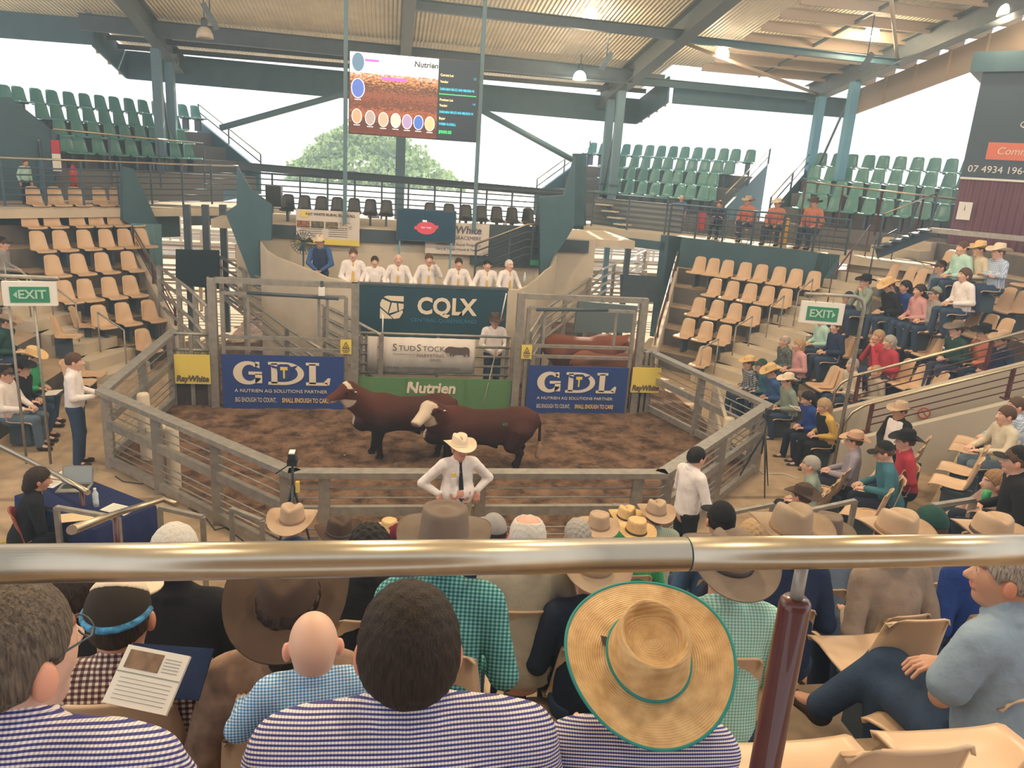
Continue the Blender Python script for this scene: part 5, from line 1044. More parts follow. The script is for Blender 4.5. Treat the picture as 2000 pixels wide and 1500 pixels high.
# ================================================================== BULLS
DK = np.array([.010, .005, .005]); RD = np.array([.085, .024, .013]); TAN = np.array([.42, .26, .15]); WH = np.array([.62, .50, .38])
def bull(label, loc, rz_, s, head, nose, res=.022, white=True, rd=RD, dk=DK):
    t = thing('bull', label, 'bull', loc, rz_); t.scale = s if isinstance(s, tuple) else (s, s, s); g = SDF((-1.75, -.5, -.02), (1.15, .5, 1.85), res); head = np.array(head); nose = np.array(nose)
    g.cap((-.42, 0, .93), (.45, 0, .97), .37, .345, .05, (1, .82, 1)); g.cap((-.5, 0, .86), (-.78, 0, .78), .33, .2, .08, (1, .75, 1)); g.ell((-.45, 0, 1.16), (.34, .2, .24), .08); g.ell((.62, 0, 1.04), (.34, .27, .33), .08); g.ell((.2, 0, .80), (.5, .27, .24), .06)
    g.cap((-.62, 0, 1.08), head, .29, .17, .08, (1, .8, 1)); g.cap((-.7, 0, .85), head+(nose-head)*.3+[0, 0, -.12], .16, .09, .08, (1, .5, 1))
    g.cap(head, nose, .135, .088, .04, (1, .9, 1)); g.ell(nose, (.085, .085, .07), .03); g.ell(head+[.02, 0, .1], (.11, .1, .07), .04)
    v = nose-head; v = v/np.linalg.norm(v); sd = np.cross(v, [0, 0, 1]); sd /= np.linalg.norm(sd)
    for q in (-1, 1):
        e = head+sd*q*.13+[.03, 0, .03]; g.cap(e, e+sd*q*.16+[.02, 0, -.03], .035, .02, .03, (1, 1, 1))
        g.cap((-.5, q*.16, .8), (-.53, q*.17, .43), .15, .082, .06); g.cap((-.53, q*.17, .43), (-.53-.05*q, q*.17, .1), .07, .052, .03); g.cap((-.53-.05*q, q*.17, .08), (-.56-.05*q, q*.17, .03), .064, .07, .01)
        g.cap((.6, q*.15, .9), (.48, q*.18, .58), .24, .13, .07); g.cap((.48, q*.18, .58), (.68+.05*q, q*.17, .44), .11, .07, .05); g.cap((.68+.05*q, q*.17, .44), (.63+.05*q, q*.17, .1), .065, .05, .03); g.cap((.63+.05*q, q*.17, .08), (.6+.05*q, q*.17, .03), .062, .068, .01)
    g.cap((.9, 0, 1.2), (.985, 0, 1.0), .05, .03, .03); g.cap((.985, 0, 1.0), (1.0, 0, .5), .028, .03, .02); g.cap((1.0, 0, .5), (.98, 0, .28), .05, .045, .02); g.cap((.1, 0, .62), (.25, 0, .5), .07, .04, .05)
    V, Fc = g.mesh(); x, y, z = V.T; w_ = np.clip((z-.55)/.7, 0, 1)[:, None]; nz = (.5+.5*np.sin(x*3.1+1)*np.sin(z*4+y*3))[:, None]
    C = dk+(rd-dk)*np.clip(w_*.7+nz*.5-.1, 0, 1)  # shade painted in: coat darkens towards the legs; the ripple is mottling
    if white:
        T = (V-head)@v; lat = np.abs((V-head)@sd); near = np.linalg.norm(V-(head+nose)/2, axis=1)
        m_ = (T > -.06) & (near < .3) & (lat < .13-.02*np.sin(T*20)); C[m_] = WH; dl = (x < head[0]+.32) & (z < head[2]-.22) & (x < -.72) & (z > .75) & (np.abs(y) < .07); C[dl] = WH*.9
        if white == 'poll': m2 = m_ & (z > nose[2]-.03) & (T > .02); C[m2] = rd*1.2; C[(T > .0) & (near < .32) & (z < nose[2]-.02)] = WH
        eye = np.linalg.norm(np.stack([T-.1, lat-.115, (V-head)@np.cross(sd, v)-.0], 1), axis=1) < .035; C[eye] = (.02, .015, .012)
    C[np.linalg.norm(V-(nose+v*.06), axis=1) < .07] = (.25, .14, .11); C[(x > .93) & (z < .62)] = TAN; C[z < .06] = (.03, .025, .02)
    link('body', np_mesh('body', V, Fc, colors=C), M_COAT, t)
    e = head+sd*(1 if sd[1] < 0 else -1)*.24+[.04, 0, .02]; MB().lathe([(0, 0), (.02, .003), (.022, .01), (0, .012)], 10).build('ear_tag', M_WHITE, t, loc=e, rot=(PI/2, 0, 0))
    return t
b1 = atz(738, 897, 0); bull('red-brown bull with raised head, left of the two in the ring', (b1[0]+.44, b1[1]+.12, .03), math.radians(7), (.88, .9, .77), (-1.06, -.04, 1.50), (-1.36, -.14, 1.34), white='poll')
b2 = atz(1000, 928, 0); t = bull('dark red bull with white face and hindquarters to the right', (b2[0]-.50, b2[1]+.15, .03), math.radians(4), (.95, .92, .77), (-.90, -.2, 1.42), (-1.13, -.42, 1.22))
text('43', .09, mat('brand_green', (.05, .3, .2), .6), t, .3, 1.14, y=-.36)
c3 = aty(1140, 690, 15.9); bull('red-brown animal with white face standing behind the right gate', (c3[0], 15.9, .03), PI, .95, (-1.0, .12, 1.25), (-1.22, .28, 1.0), .03, rd=np.array([.24, .08, .045]), dk=np.array([.06, .025, .018]))
bull('plain brown animal in front, behind the right gate', (c3[0]+.35, 15.15, .03), math.radians(165), .8, (-1.05, 0, 1.05), (-1.25, .1, .85), .03, white=False, rd=np.array([.26, .10, .06]), dk=np.array([.08, .035, .025]))
# white bollard frames inside the ring
for (p, q_, h1, h2, lab) in (((288, 900), (342, 955), 1.1, .95, 'left'), ((1388, 850), (1412, 905), 1.1, .85, 'right')):
    A, B = Vector(atz(*p, 0)), Vector(atz(*q_, 0)); t = thing('bollard_frame', 'pair of pale round bollards joined by slanting pipes at the %s of the ring' % lab, 'bollards', A)
    for P_, h in ((A, h1), (B, h2)): MB().lathe([(0, h), (.075, h-.01), (.09, h-.04), (.09, 0)], 20, tuple(P_-A)).build('bollard', M_CONCW, t)
    for z in (.9, .5): MB().tube([(0, 0, z*h1/1.1+.05), B-A+Vector((0, 0, z*h2-.08))], .035, 8).build('pipe', M_CONCW, t)

# ================================================================== PEOPLE
def sit(px, py, zf, face, label, s=1.0, seated=None, Yh=None, **k):
    lean = k.get('lean', .06); fa = math.radians(face); f = np.array([math.cos(fa), math.sin(fa), 0])
    P = aty(px, py, Yh) if Yh else atz(px, py, zf+1.2*s)
    base = P-f*(lean+.045)*s; base[2] = zf if not Yh else P[2]-1.2*s
    r = person(label, base, face, s=s, **k)
    if seated is None and Yh is None: seated = 'beige seat beneath the '+' '.join(label.split()[:12])
    if seated: seat(base-f*.02, face, M_BEIGE, seated, 'occupied beige seats')
    return r, base
def stand_up(px, py, zf, face, label, s=1.0, Y=None, **k):
    lean = k.get('lean', .0); k['lean'] = lean; fa = math.radians(face); f = np.array([math.cos(fa), math.sin(fa), 0])
    P = atz(px, py, zf+1.63*s) if Y is None else aty(px, py, Y)
    if Y is not None: s = (P[2]-zf)/1.63
    base = P-f*(lean+.045)*s; base[2] = zf
    return person(label, base, face, pose='stand', s=s, **k), base
BR, DB, GY_, WT, BK, BL, SV = (.09, .05, .03), (.035, .022, .016), (.26, .23, .20), (.66, .62, .55), (.012, .01, .01), (.45, .30, .16), (.40, .37, .33)
M_CAT = mat('catalogue_paper', (.74, .70, .62), .6)
def booklet(P, rz_, lab, w_=.21, h=.29, tilt=.45, open_=False, pic=True):
    t = thing('sale_catalogue', lab, 'booklet', tuple(P), rz_); t.rotation_euler = (tilt, 0, rz_)
    MB().box((-w_/2, 0, -.004), (w_/2, h, .004)).build('pages', M_CAT, t)
    if pic:
        MB().box((-w_*.42, h*.62, .0045), (w_*.12, h*.93, .006)).build('photo_print', mat('photo_brown', (.20, .13, .08), .6, noise=.5, scale=30), t)
        mb = MB()
        for k in range(5): mb.box((w_*.17, h*(.65+.055*k), .0045), (w_*.42, h*(.658+.055*k), .0055))
        for k in range(6): mb.box((-w_*.4, h*(.1+.07*k), .0045), (w_*.42, h*(.106+.07*k), .0055))
        mb.box((-w_*.5, h*.54, .0045), (w_*.5, h*.555, .0055)); mb.build('text_lines', mat('print_green_grey', (.22, .27, .24), .7), t)
    return t
# ---- row seven: the family just behind the rail
r, b = sit(8, 1232, 0, 86, 'man with grey-brown hair and glasses in navy gingham at lower left', Yh=1.17, s=1.0, res=.009, shirt=G_FAM, hair='short', haircol=(.10, .078, .06), yaw=-28, arms='fwd', bw=1.22, nk=.15, skin=SKIN2)
H = r; mb = MB(); hd = [c for c in r.children if c.name.startswith('hair')][0]
for sx_ in (-1, 1):
    mb.tube([(sx_*.079, .0, .012), (sx_*.078, .09, .014), (sx_*.055, .112, .012)], .002, 6)
    mb.tube([(sx_*.033+.024*math.cos(a), .112, .006+.02*math.sin(a)) for a in np.linspace(0, 2*PI, 17)], .0018, 5)
g_ = mb.build('glasses', M_STEELD, r, loc=hd.location, rot=hd.rotation_euler)
booklet(aty(262, 1385, 1.62), math.radians(-20), 'open sale catalogue held by the man in gingham at lower left', .165, .135, .7)
t = thing('clipboard', 'dark blue clipboard edge behind the open catalogue', 'clipboard', aty(300, 1360, 1.74), math.radians(-10)); t.rotation_euler = (.6, 0, math.radians(-10)); MB().box((-.10, 0, -.01), (.11, .13, -.004)).build('board', CL['navy'], t)
sit(800, 1219, 0, 90, 'broad man with dark brown hair in navy and white gingham, centre foreground', Yh=1.27, s=1.0, res=.008, shirt=G_FAM, hair='short', haircol=(.022, .014, .009), arms='fwd', bw=1.3, lean=.05, nk=.142)
r, b = sit(612, 1240, 0, 96, 'bald baby in light blue gingham held by the man in the centre', Yh=1.62, s=.56, res=.012, shirt=G_BABY, hair=None, arms='out', nk=.145, hscale=1.3, skin=np.array([.70, .44, .32]), headk='f', bw=1.05, arms2='out')
r, b = sit(1262, 1292, 0, 84, 'girl with dark ponytail under a huge straw hat with teal edging', Yh=1.36, s=.84, res=.008, shirt=G_FAM, hair='tail', haircol=(.03, .015, .01), headk='f', arms='fwd', lean=.0, nod=-22, hscale=.84, bw=1.12)
# her hat: large, tipped back toward the camera
def bighat():
    rootH = Vector(aty(1266, 1283, 1.345)); n = 96; a, b_ = .078, .09; prof = []; V = []
    prof = [(0, .076), (.15, .074), (.3, .071), (.45, .069), (.58, .070), (.68, .076), (.76, .091), (.82, .105), (.86, .110), (.90, .106), (.95, .09), (1.0, .06), (1.05, .03), (1.1, .0)]
    for rho, z in prof:
        for j in range(n):
            th = 2*PI*j/n; c_, s_ = math.cos(th), math.sin(th); tp = 1-.15*min(1, max(0, z/.1))*max(0, s_); V.append((a*rho*c_*tp, b_*rho*s_, z-.012*max(0, s_)*(z/.1)))
    m = 14
    for i in range(1, m+1):
        t_ = i/m
        for j in range(n):
            th = 2*PI*j/n; c_, s_ = math.cos(th), math.sin(th); up = .03*abs(c_)**2.4*t_**1.8; V.append(((a*1.1+.088*t_)*c_, (b_*1.1+.086*t_)*s_, up-.012*s_*s_*t_))
    R = len(prof)+m; Fc = [(i*n+j, i*n+(j+1) % n, (i+1)*n+(j+1) % n, (i+1)*n+j) for i in range(R-1) for j in range(n)]
    V = np.array(V); k = len(V); V2 = V.copy(); V2[:, 2] -= .003; V2[:len(prof)*n, :2] *= .97; L_ = (R-1)*n
    Fa = Fc+[tuple(q+k for q in f[::-1]) for f in Fc]+[(L_+j, k+L_+j, k+L_+(j+1) % n, L_+(j+1) % n) for j in range(n)]
    me = np_mesh('hat', np.concatenate([V, V2]), np.array(Fa)[:, ::-1])
    m_ = bpy.data.materials.new('woven_palm'); m_.use_nodes = True; nn_ = m_.node_tree; bb = nn_.nodes['Principled BSDF']; bb.inputs['Roughness'].default_value = .5
    tcx = nn_.nodes.new('ShaderNodeTexCoord'); wv = nn_.nodes.new('ShaderNodeTexWave'); wv.wave_type = 'RINGS'; wv.rings_direction = 'Z'; wv.inputs['Scale'].default_value = 62; wv.inputs['Distortion'].default_value = .6; wv.inputs['Detail'].default_value = 2; nn_.links.new(tcx.outputs['Object'], wv.inputs['Vector'])
    nz = nn_.nodes.new('ShaderNodeTexNoise'); nz.inputs['Scale'].default_value = 26; nz.inputs['Detail'].default_value = 7; nn_.links.new(tcx.outputs['Object'], nz.inputs['Vector'])
    rr_ = nn_.nodes.new('ShaderNodeValToRGB'); rr_.color_ramp.elements[0].position = .25; rr_.color_ramp.elements[0].color = (.42, .24, .09, 1); rr_.color_ramp.elements[1].position = .7; rr_.color_ramp.elements[1].color = (.74, .50, .24, 1)
    nn_.links.new(nz.outputs[0], rr_.inputs[0]); nn_.links.new(rr_.outputs[0], bb.inputs['Base Color'])
    bp = nn_.nodes.new('ShaderNodeBump'); bp.inputs['Distance'].default_value = .0012; bp.inputs['Strength'].default_value = .7; nn_.links.new(wv.outputs[1], bp.inputs['Height']); nn_.links.new(bp.outputs[0], bb.inputs['Normal'])
    inv = r.matrix_world
    bpy.context.view_layer.update(); M = r.matrix_world.inverted()
    loc = M @ rootH; Rw = Euler((math.radians(27), math.radians(-9), math.radians(8)))
    h = link('hat', me, m_, r, loc=loc, rot=Rw, scale=1/.84)
    h['label'] = 'huge woven straw hat with teal edging'
    def rimtube(rad, zf_, rr2, name, mt, ra_=1.0):
        pts = []
        for j in range(97):
            th = 2*PI*j/96; c_, s_ = math.cos(th), math.sin(th); up = .03*abs(c_)**2.4 if rad else 0
            pts.append(((a*1.1+.089)*c_, (b_*1.1+.087)*s_, up-.013*s_*s_) if rad else ((a*1.1-.001)*c_, (b_*1.1-.001)*s_, zf_))
        return MB().tube(pts, rr2, 8, False).build(name, mt, h)
    rimtube(True, 0, .0034, 'edge_binding', B_TEAL); rimtube(False, .006, .0042, 'hatband', B_TEAL)
    MB().add([(-.062, .052, .006), (-.085, .066, .003), (-.087, .045, .004), (-.074, .03, .006)], [(0, 1, 2, 3)]).build('vent_patch', B_DARK, h)
bighat()
# ---- row six
r, b = sit(235, 1192, NF[6]+.08, 92, 'boy in dark cap with cream brim, brown plaid shirt', s=.86, res=.011, seated='seat of the boy in the brown plaid shirt', shirt=G_PLAID, hair='crop', haircol=DB, hat='cap', hatcol=H_DARK, arms='lap')
h = [c for c in r.children if c.name.startswith('cap')][0]; g = SDF((-.12, -.14, .02), (.12, .12, .15), .007); g.ell((0, -.01, .0), (.093, .111, .118)); g.cut(lambda X, Y, Z: .055-Z*.9-Y*.8+0*X, .004); V, Fc = g.mesh(); link('front_panel', np_mesh('front_panel', V, Fc), H_CREAM, h)
g = SDF((-.12, .04, -.03), (.12, .22, .02), .007); g.cap((-.03, .13, .002), (.03, .13, .002), .07, .07, .01, (1, 1, .13)); V, Fc = g.mesh(); link('visor', np_mesh('visor', V, Fc), H_CREAM, h); MB().tube([(.088*math.cos(a), .108*math.sin(a)-.01, .008) for a in np.linspace(-PI, 0, 20)], .011, 8).build('camouflage_strap', mat('strap_blue', (.06, .25, .45), .7, noise=.8, scale=40), h)
sit(566, 1168, NF[6]-.0, 88, 'person with wide dark brown hat, long dark plait and brown floral jacket', s=.97, res=.011, seated='seat of the person in the brown floral jacket', shirt=FLORAL, hair='tail', haircol=DB, hat='wide', hatcol=H_BRIM, band=B_DARK, hscale=.93, hattilt=14, arms='lap', bw=.98)
for px, lab in ((1525, 'empty beige seat at the bottom, half behind the maroon post'), (1832, 'empty beige seat at the bottom right corner')):
    P = aty(px, 1457 if px < 1600 else 1434, 1.68)-[0, .43, .45]; seat(P, 90, M_BEIGE, lab, 'empty seats bottom right')
# ---- row five
sit(342, 1070, NF[5]+.04, 88, 'white haired person in a black jacket at left', hscale=.98, s=1.0, res=.012, seated='seat back behind the black jacket', shirt=CL['black'], hair='thin', haircol=WT, bw=1.05)
sit(150, 1150, NF[5], 80, 'person in a black top with red-framed glasses, behind the man at lower left', s=.9, res=.014, shirt=CL['black'], hair='short', haircol=DB, yaw=-30)
sit(868, 1052, NF[5]+.1, 80, 'man in teal gingham shirt with grey-brown hat', s=1.0, res=.011, seated='seat of the man in the teal gingham shirt', shirt=G_TEAL, pants=CL['jeansd'], hair='short', haircol=BR, hat='tear', hatcol=H_GREY, bw=1.05, arms='knee', lean=.12)
sit(1420, 1100, NF[5]+.02, 84, 'man in mint checked shirt with a broad grey felt hat', s=.98, res=.011, seated='seat of the man in the mint shirt', shirt=G_MINT, hair='short', haircol=BR, hat='wide', hatcol=H_GREY, band=B_DARK, bw=1.08, hattilt=6)
r, b5 = sit(1968, 1112, NF[5]+.0, 112, 'bearded man in pale blue-grey short sleeved shirt at right edge', s=1.08, res=.011, seated='seat of the man in the pale blue shirt', shirt=CL['ltblue'], sleeve='short', hair='short', haircol=GY_, legs='x', arms='cross', bw=1.08, yaw=35)
P = aty(1675, 1330, 3.0); seat((P[0], 2.72, NF[5]), 90, M_BEIGE, 'empty beige seat between the mint shirt and the pale blue shirt', 'empty seats bottom right')
# ---- row four
sit(1030, 1042, NF[4]+.08, 90, 'bald man with a white fringe in a beige shirt', s=1.0, res=.013, shirt=CL['beige'], hair='ring', haircol=WT, skin=np.array([.72, .36, .27]), bw=1.08, seated='seat of the bald man in beige')
sit(722, 1068, NF[4]-.0, 84, 'person with curly black hair in a black top', s=.98, res=.013, shirt=CL['black'], hair='curly', haircol=BK, headk='f', seated='seat of the person with curly black hair')
sit(1158, 1112, NF[4]-.02, 88, 'person under a brown suede brim, behind the straw hat', s=.98, res=.014, shirt=CL['jeansd'], hair='short', haircol=BR, hat='wide', hatcol=H_FAWN, band=B_TAN, seated=None)
sit(1540, 1040, NF[4]+.04, 88, 'spectator in navy shirt under a big tan felt hat', s=1.02, res=.013, shirt=CL['navy'], hair='short', haircol=BR, hat='wide', hatcol=H_FAWN, band=B_TAN, hscale=1.14, bw=1.06, seated='seat of the navy shirted spectator')
sit(1745, 1043, NF[4]+.02, 96, 'spectator in grey shirt with a tan hat with side eyelets', s=1.02, res=.013, shirt=CL['taupe'], hair='short', haircol=BR, hat='felt', hatcol=H_TAN, band=B_TAN, bw=1.06, hscale=1.08, lean=.12, seated='seat of the grey shirted spectator')
sit(1930, 1048, NF[4]+.02, 84, 'spectator in royal blue shirt with tan hat, dark band, right edge', s=1.0, res=.015, shirt=CL['royal'], hair='short', haircol=BR, hat='felt', hatcol=H_TAN, band=B_DARK, hscale=1.1, lean=.14)
sit(1812, 1020, NF[3]+.1, 92, 'spectator in dark cap with yellow stripes beside the tan eyelet hat', s=1.02, res=.016, shirt=CL['greyw'], hair='short', haircol=BR, hat='cap', hatcol=CL['dkgreen'], yaw=15)
# ---- rows three to one
sit(1470, 1045, NF[3], 90, 'blonde spectator holding a camera beside the big tan hat', s=1.0, res=.017, shirt=CL['jeansd'], hair='bob', haircol=BL, headk='f', arms='chin', yaw=-20)
sit(1407, 1010, NF[2]+.25, 88, 'spectator in a black cap with white stripes', s=1.05, res=.018, shirt=CL['denim'], hair='short', haircol=BK, hat='cap', hatcol=CL['black'])
sit(1612, 1040, NF[3]-.0, 88, 'spectator with rounded grey-brown hat right of the big tan hat', s=1.0, res=.018, shirt=CL['grblue'], hair='short', haircol=BR, hat='tear', hatcol=H_GREY, hscale=1.05)
sit(962, 1032, NF[2]+.1, 96, 'spectator in grey and pink cap', s=1.0, res=.018, shirt=CL['navy'], hair='short', haircol=DB, hat='cap', hatcol=CL['greyw'], yaw=180-170)
sit(572, 1018, NF[2]-.1, 92, 'spectator in denim shirt with wide tan hat left of the ringman', s=1.03, res=.018, shirt=CL['denim'], hair='short', haircol=BR, hat='wide', hatcol=H_TAN, band=B_TAN, bw=1.1, yaw=-10, hscale=1.02)
sit(662, 1043, NF[2], 84, 'spectator with dark brown hat and silver studded band', s=1.0, res=.018, shirt=CL['grblue'], hair='short', haircol=DB, hat='felt', hatcol=H_BRIM, band=B_DARK, yaw=25, lean=.12)
sit(1127, 1040, NF[2]+.05, 96, 'white-blonde haired spectator left of the square-creased tan hat', s=1.0, res=.018, shirt=CL['pink'], hair='bob', haircol=SV, headk='f')
sit(1168, 1030, NF[1]+.0, 84, 'spectator with square-creased tan hat beside white-blonde head', s=1.05, res=.02, shirt=CL['pink'], hair='short', haircol=BR, hat='tear', hatcol=H_TAN, band=B_TAN)
sit(1241, 1040, NF[1]+.0, 90, 'spectator with straw hat and black band, front of the trio', s=1.0, res=.02, shirt=CL['green'], hair='short', haircol=BR, hat='tear', hatcol=H_STRAW, band=B_DARK)
sit(1222, 1012, NF[0]+.08, 90, 'spectator in green with straw hat, left of the trio', s=1.02, res=.02, shirt=CL['green'], hair='short', haircol=BR, hat='felt', hatcol=H_STRAW, band=B_DARK)
sit(1280, 1002, NF[0]+.2, 90, 'spectator in striped green shirt with tan hat', s=1.05, res=.02, shirt=G_STR, hair='short', haircol=BR, hat='felt', hatcol=H_TAN, band=B_TAN, bw=1.1)
sit(760, 1036, NF[0]+.05, 92, 'spectator with small yellow straw hat', s=.92, res=.02, shirt=CL['cream'], hair='short', haircol=BR, hat='tear', hatcol=H_STRAW)
sit(779, 1044, NF[1], 92, 'child in maroon cap beside yellow straw hat', s=.9, res=.02, shirt=CL['white'], hair='short', haircol=BR, hat='cap', hatcol=cloth('maroon', (.13, .01, .03)))
# ---- ringmen and youths
stand_up(899, 872, .0, -78, 'ringman in cream hat, white shirt and dark tie, hands on hips', s=1.0, res=.0125, shirt=CL['white'], pants=CL['khaki'], hair='short', haircol=GY_, hat='felt', hatcol=H_CREAM, band=H_CREAM, arms='hips', belly=.04, tie=CL['jeansd'], skin=np.array([.62, .30, .22]), bw=1.08, yaw=8)
t = [o for o in bpy.data.objects if o.get('label', '').startswith('ringman in cream')][0]
MB().box((.075, .158, 1.315), (.125, .166, 1.36)).build('yellow_badge', M_YEL, t); MB().box((.07, .165, 1.19), (.13, .175, 1.30)).build('pocket', CL['white'], t); MB().tube([(.14*math.cos(a), .005+.125*math.sin(a), .955) for a in np.linspace(0, 2*PI, 25)], .017, 6).build('belt', B_DARK, t)
stand_up(146, 703, .0, 8, 'youth in pale shirt and jeans standing by the left ring corner', s=1.0, res=.014, shirt=CL['white'], pants=CL['jeans'], hair='short', haircol=BR, arms='hold', yaw=0, skin=SKIN2)
stand_up(1362, 890, .0, 15, 'youth with dark hair in white shirt by the right ring corner', s=1.0, res=.014, shirt=CL['white'], pants=CL['black'], hair='short', haircol=BK, arms='side', tie=None, skin=SKIN2)
# ---- auctioneers
for px, py, arms, hc, hr, lab, a2, extra in ((690, 495, 'front', BR, 'short', 'auctioneer with dark hair at the left end of the box', 'rail', {}), (732, 509, 'rail', DB, 'short', 'woman in white shirt with pulled back hair, second in the auctioneers box', None, dict(headk='f')), (778, 505, 'rail', None, None, 'bald auctioneer with yellow tie', None, {}),
        (838, 505, 'rail', BR, 'short', 'auctioneer with yellow tie and one raised hand', 'wave', {}), (896, 513, 'rail', DB, 'short', 'bearded auctioneer with yellow tie, third from right', None, {}), (952, 516, 'rail', BK, 'short', 'auctioneer with black hair and yellow tie, second from right', None, {}), (995, 516, 'rail', WT, 'thin', 'white haired auctioneer with yellow tie at the right end', None, {})):
    stand_up(px, py, 1.22, -88 if px != 995 else -60, lab, Y=16.42, res=.018, shirt=CL['white'], pants=CL['black'], hair=hr, haircol=hc or BR, arms=arms, arms2=a2, tie=CL['yellow'] if px != 732 else None, lean=.03, skin=SKIN2, **extra)
tag(MB().lathe([(0, 0), (.03, 0), (.03, .14), (.012, .19), (.012, .22), (0, .22)], 12).build('water_bottle', mat('bottle_clear', (.6, .7, .75), .1), loc=aty(1024, 552, 16.6)), 'clear water bottle on the concrete wall beside the white haired auctioneer', 'bottle')
stand_up(625, 470, 1.22, -95, 'man in navy vest and cream hat beside the pedestal fan', Y=18.0, res=.018, shirt=CL['blue'], pants=CL['jeans'], vest=CL['navy'], hair='short', haircol=BR, hat='felt', hatcol=H_CREAM, arms='hips' if 0 else 'front')
r_, b_ = stand_up(967, 625, .05, -85, 'stockman in dark hat and pale shirt leaning on the rail below the blue sign', Y=15.35, res=.016, shirt=CL['white'], pants=CL['jeans'], hair='short', haircol=BR, hat='wide', hatcol=H_BRIM, arms='front')
A, B = Vector(aty(970, 680, 14.9)), Vector(aty(944, 790, 14.3)); tag(MB().tube([(0, 0, 0), B-A], .012, 6).build('stock_cane', M_STEEL, loc=A), 'long thin cane hanging from the hands of the stockman', 'cane')
tag(MB().tube([(0, 0, 0), (.08, 0, .55)], .013, 6).build('stock_pole', M_WHITE, loc=aty(978, 625, 15.3)), 'thin pale pole standing behind the stockman', 'pole')
tag(MB().tube([(0, 0, 0), (0, 0, .45)], .014, 6).build('marker_pole', M_WHITE, loc=aty(747, 658, 15.1)), 'short white pole in front of the left part of the company sign', 'pole')
# ---- platform spectators
for px, py, lab, sh, ht, hcx, pn in ((1332, 388, 'standing man in blue shirt, khaki shorts and pale hat on the platform', CL['blue'], 'felt', H_TAN, CL['khaki']),):
    P = atp(px, py, 45, 12.2); person(lab, (P[0], P[1], CZ), 235, pose='stand', s=(P[2]-CZ)/1.63, res=.022, shirt=sh, pants=pn, hat=ht, hatcol=hcx, arms='down', sleeve='short')
for px, py, lab, sh, ht, hcx, pn, fc, leg in ((1408, 398, 'dark-clothed person with folded arms seated on the platform', CL['navy'], None, None, CL['jeansd'], 230, 'n'), (1466, 392, 'man in coral shirt and tan hat, leftmost coral shirt on the platform', CL['coral'], 'felt', H_TAN, CL['jeans'], 215, 'x'),
        (1522, 396, 'man in coral shirt with pale hat in the middle of the platform', CL['coral'], 'felt', H_CREAM, CL['jeans'], 225, 'wide'), (1596, 395, 'man in coral shirt and dark hat, rightmost on the platform', CL['coral'], 'felt', H_BRIM, CL['jeans'], 215, 'n')):
    P = atp(px, py, 45, 11.55); s_ = min(1.1, (P[2]-CZ)/1.2); person(lab, (P[0], P[1], P[2]-1.2*s_), fc, s=s_, res=.022, shirt=sh, pants=pn, hat=ht, hatcol=hcx, arms='cross' if ht is None else 'knee', legs=leg, lean=.1)
    t = thing('stool', 'steel framed stool under the '+' '.join(lab.split(' on the')[0].split(' seated')[0].split(',')[0].split()[:11]), 'stool', (P[0], P[1], P[2]-1.2*s_)); MB().box((-.18, -.18, .38), (.18, .18, .41)).build('seat', M_BLACKP, t)
    for a_ in (-.16, .16):
        for c_ in (-.16, .16): MB().tube([(a_, c_, .38), (a_*1.15, c_*1.15, CZ-(P[2]-1.2*s_))], .012, 6).build('leg', M_STEELD, t)
P = atp(1533, 425, 45, 12.0); tag(MB().lathe([(0, 0), (.16, 0), (.17, .7), (.13, .75), (0, .76)], 16).build('yellow_drum', mat('drum_yellow', (.75, .42, .05), .5), loc=(P[0], P[1], CZ)), 'yellow-orange drum behind the seated men on the platform', 'drum')
P = atp(1372, 425, 45, 12.7); tag(MB().box((-.12, -.03, 0), (.12, .03, .6)).build('red_sign', mat('extinguisher_red', (.5, .03, .03)), loc=(P[0], P[1], CZ+.1), rot=(0, 0, -PI/4)), 'red upright sign at the back of the platform', 'sign')
P = atp(48, 345, 135, 12.0); person('small child in mint green top standing behind the back row at far left', (P[0], P[1], CZ), -30, pose='stand', s=.62, res=.025, shirt=CL['mint'], pants=CL['jeansd'], hair='bob', haircol=BR, headk='f', arms='down', hscale=1.2)
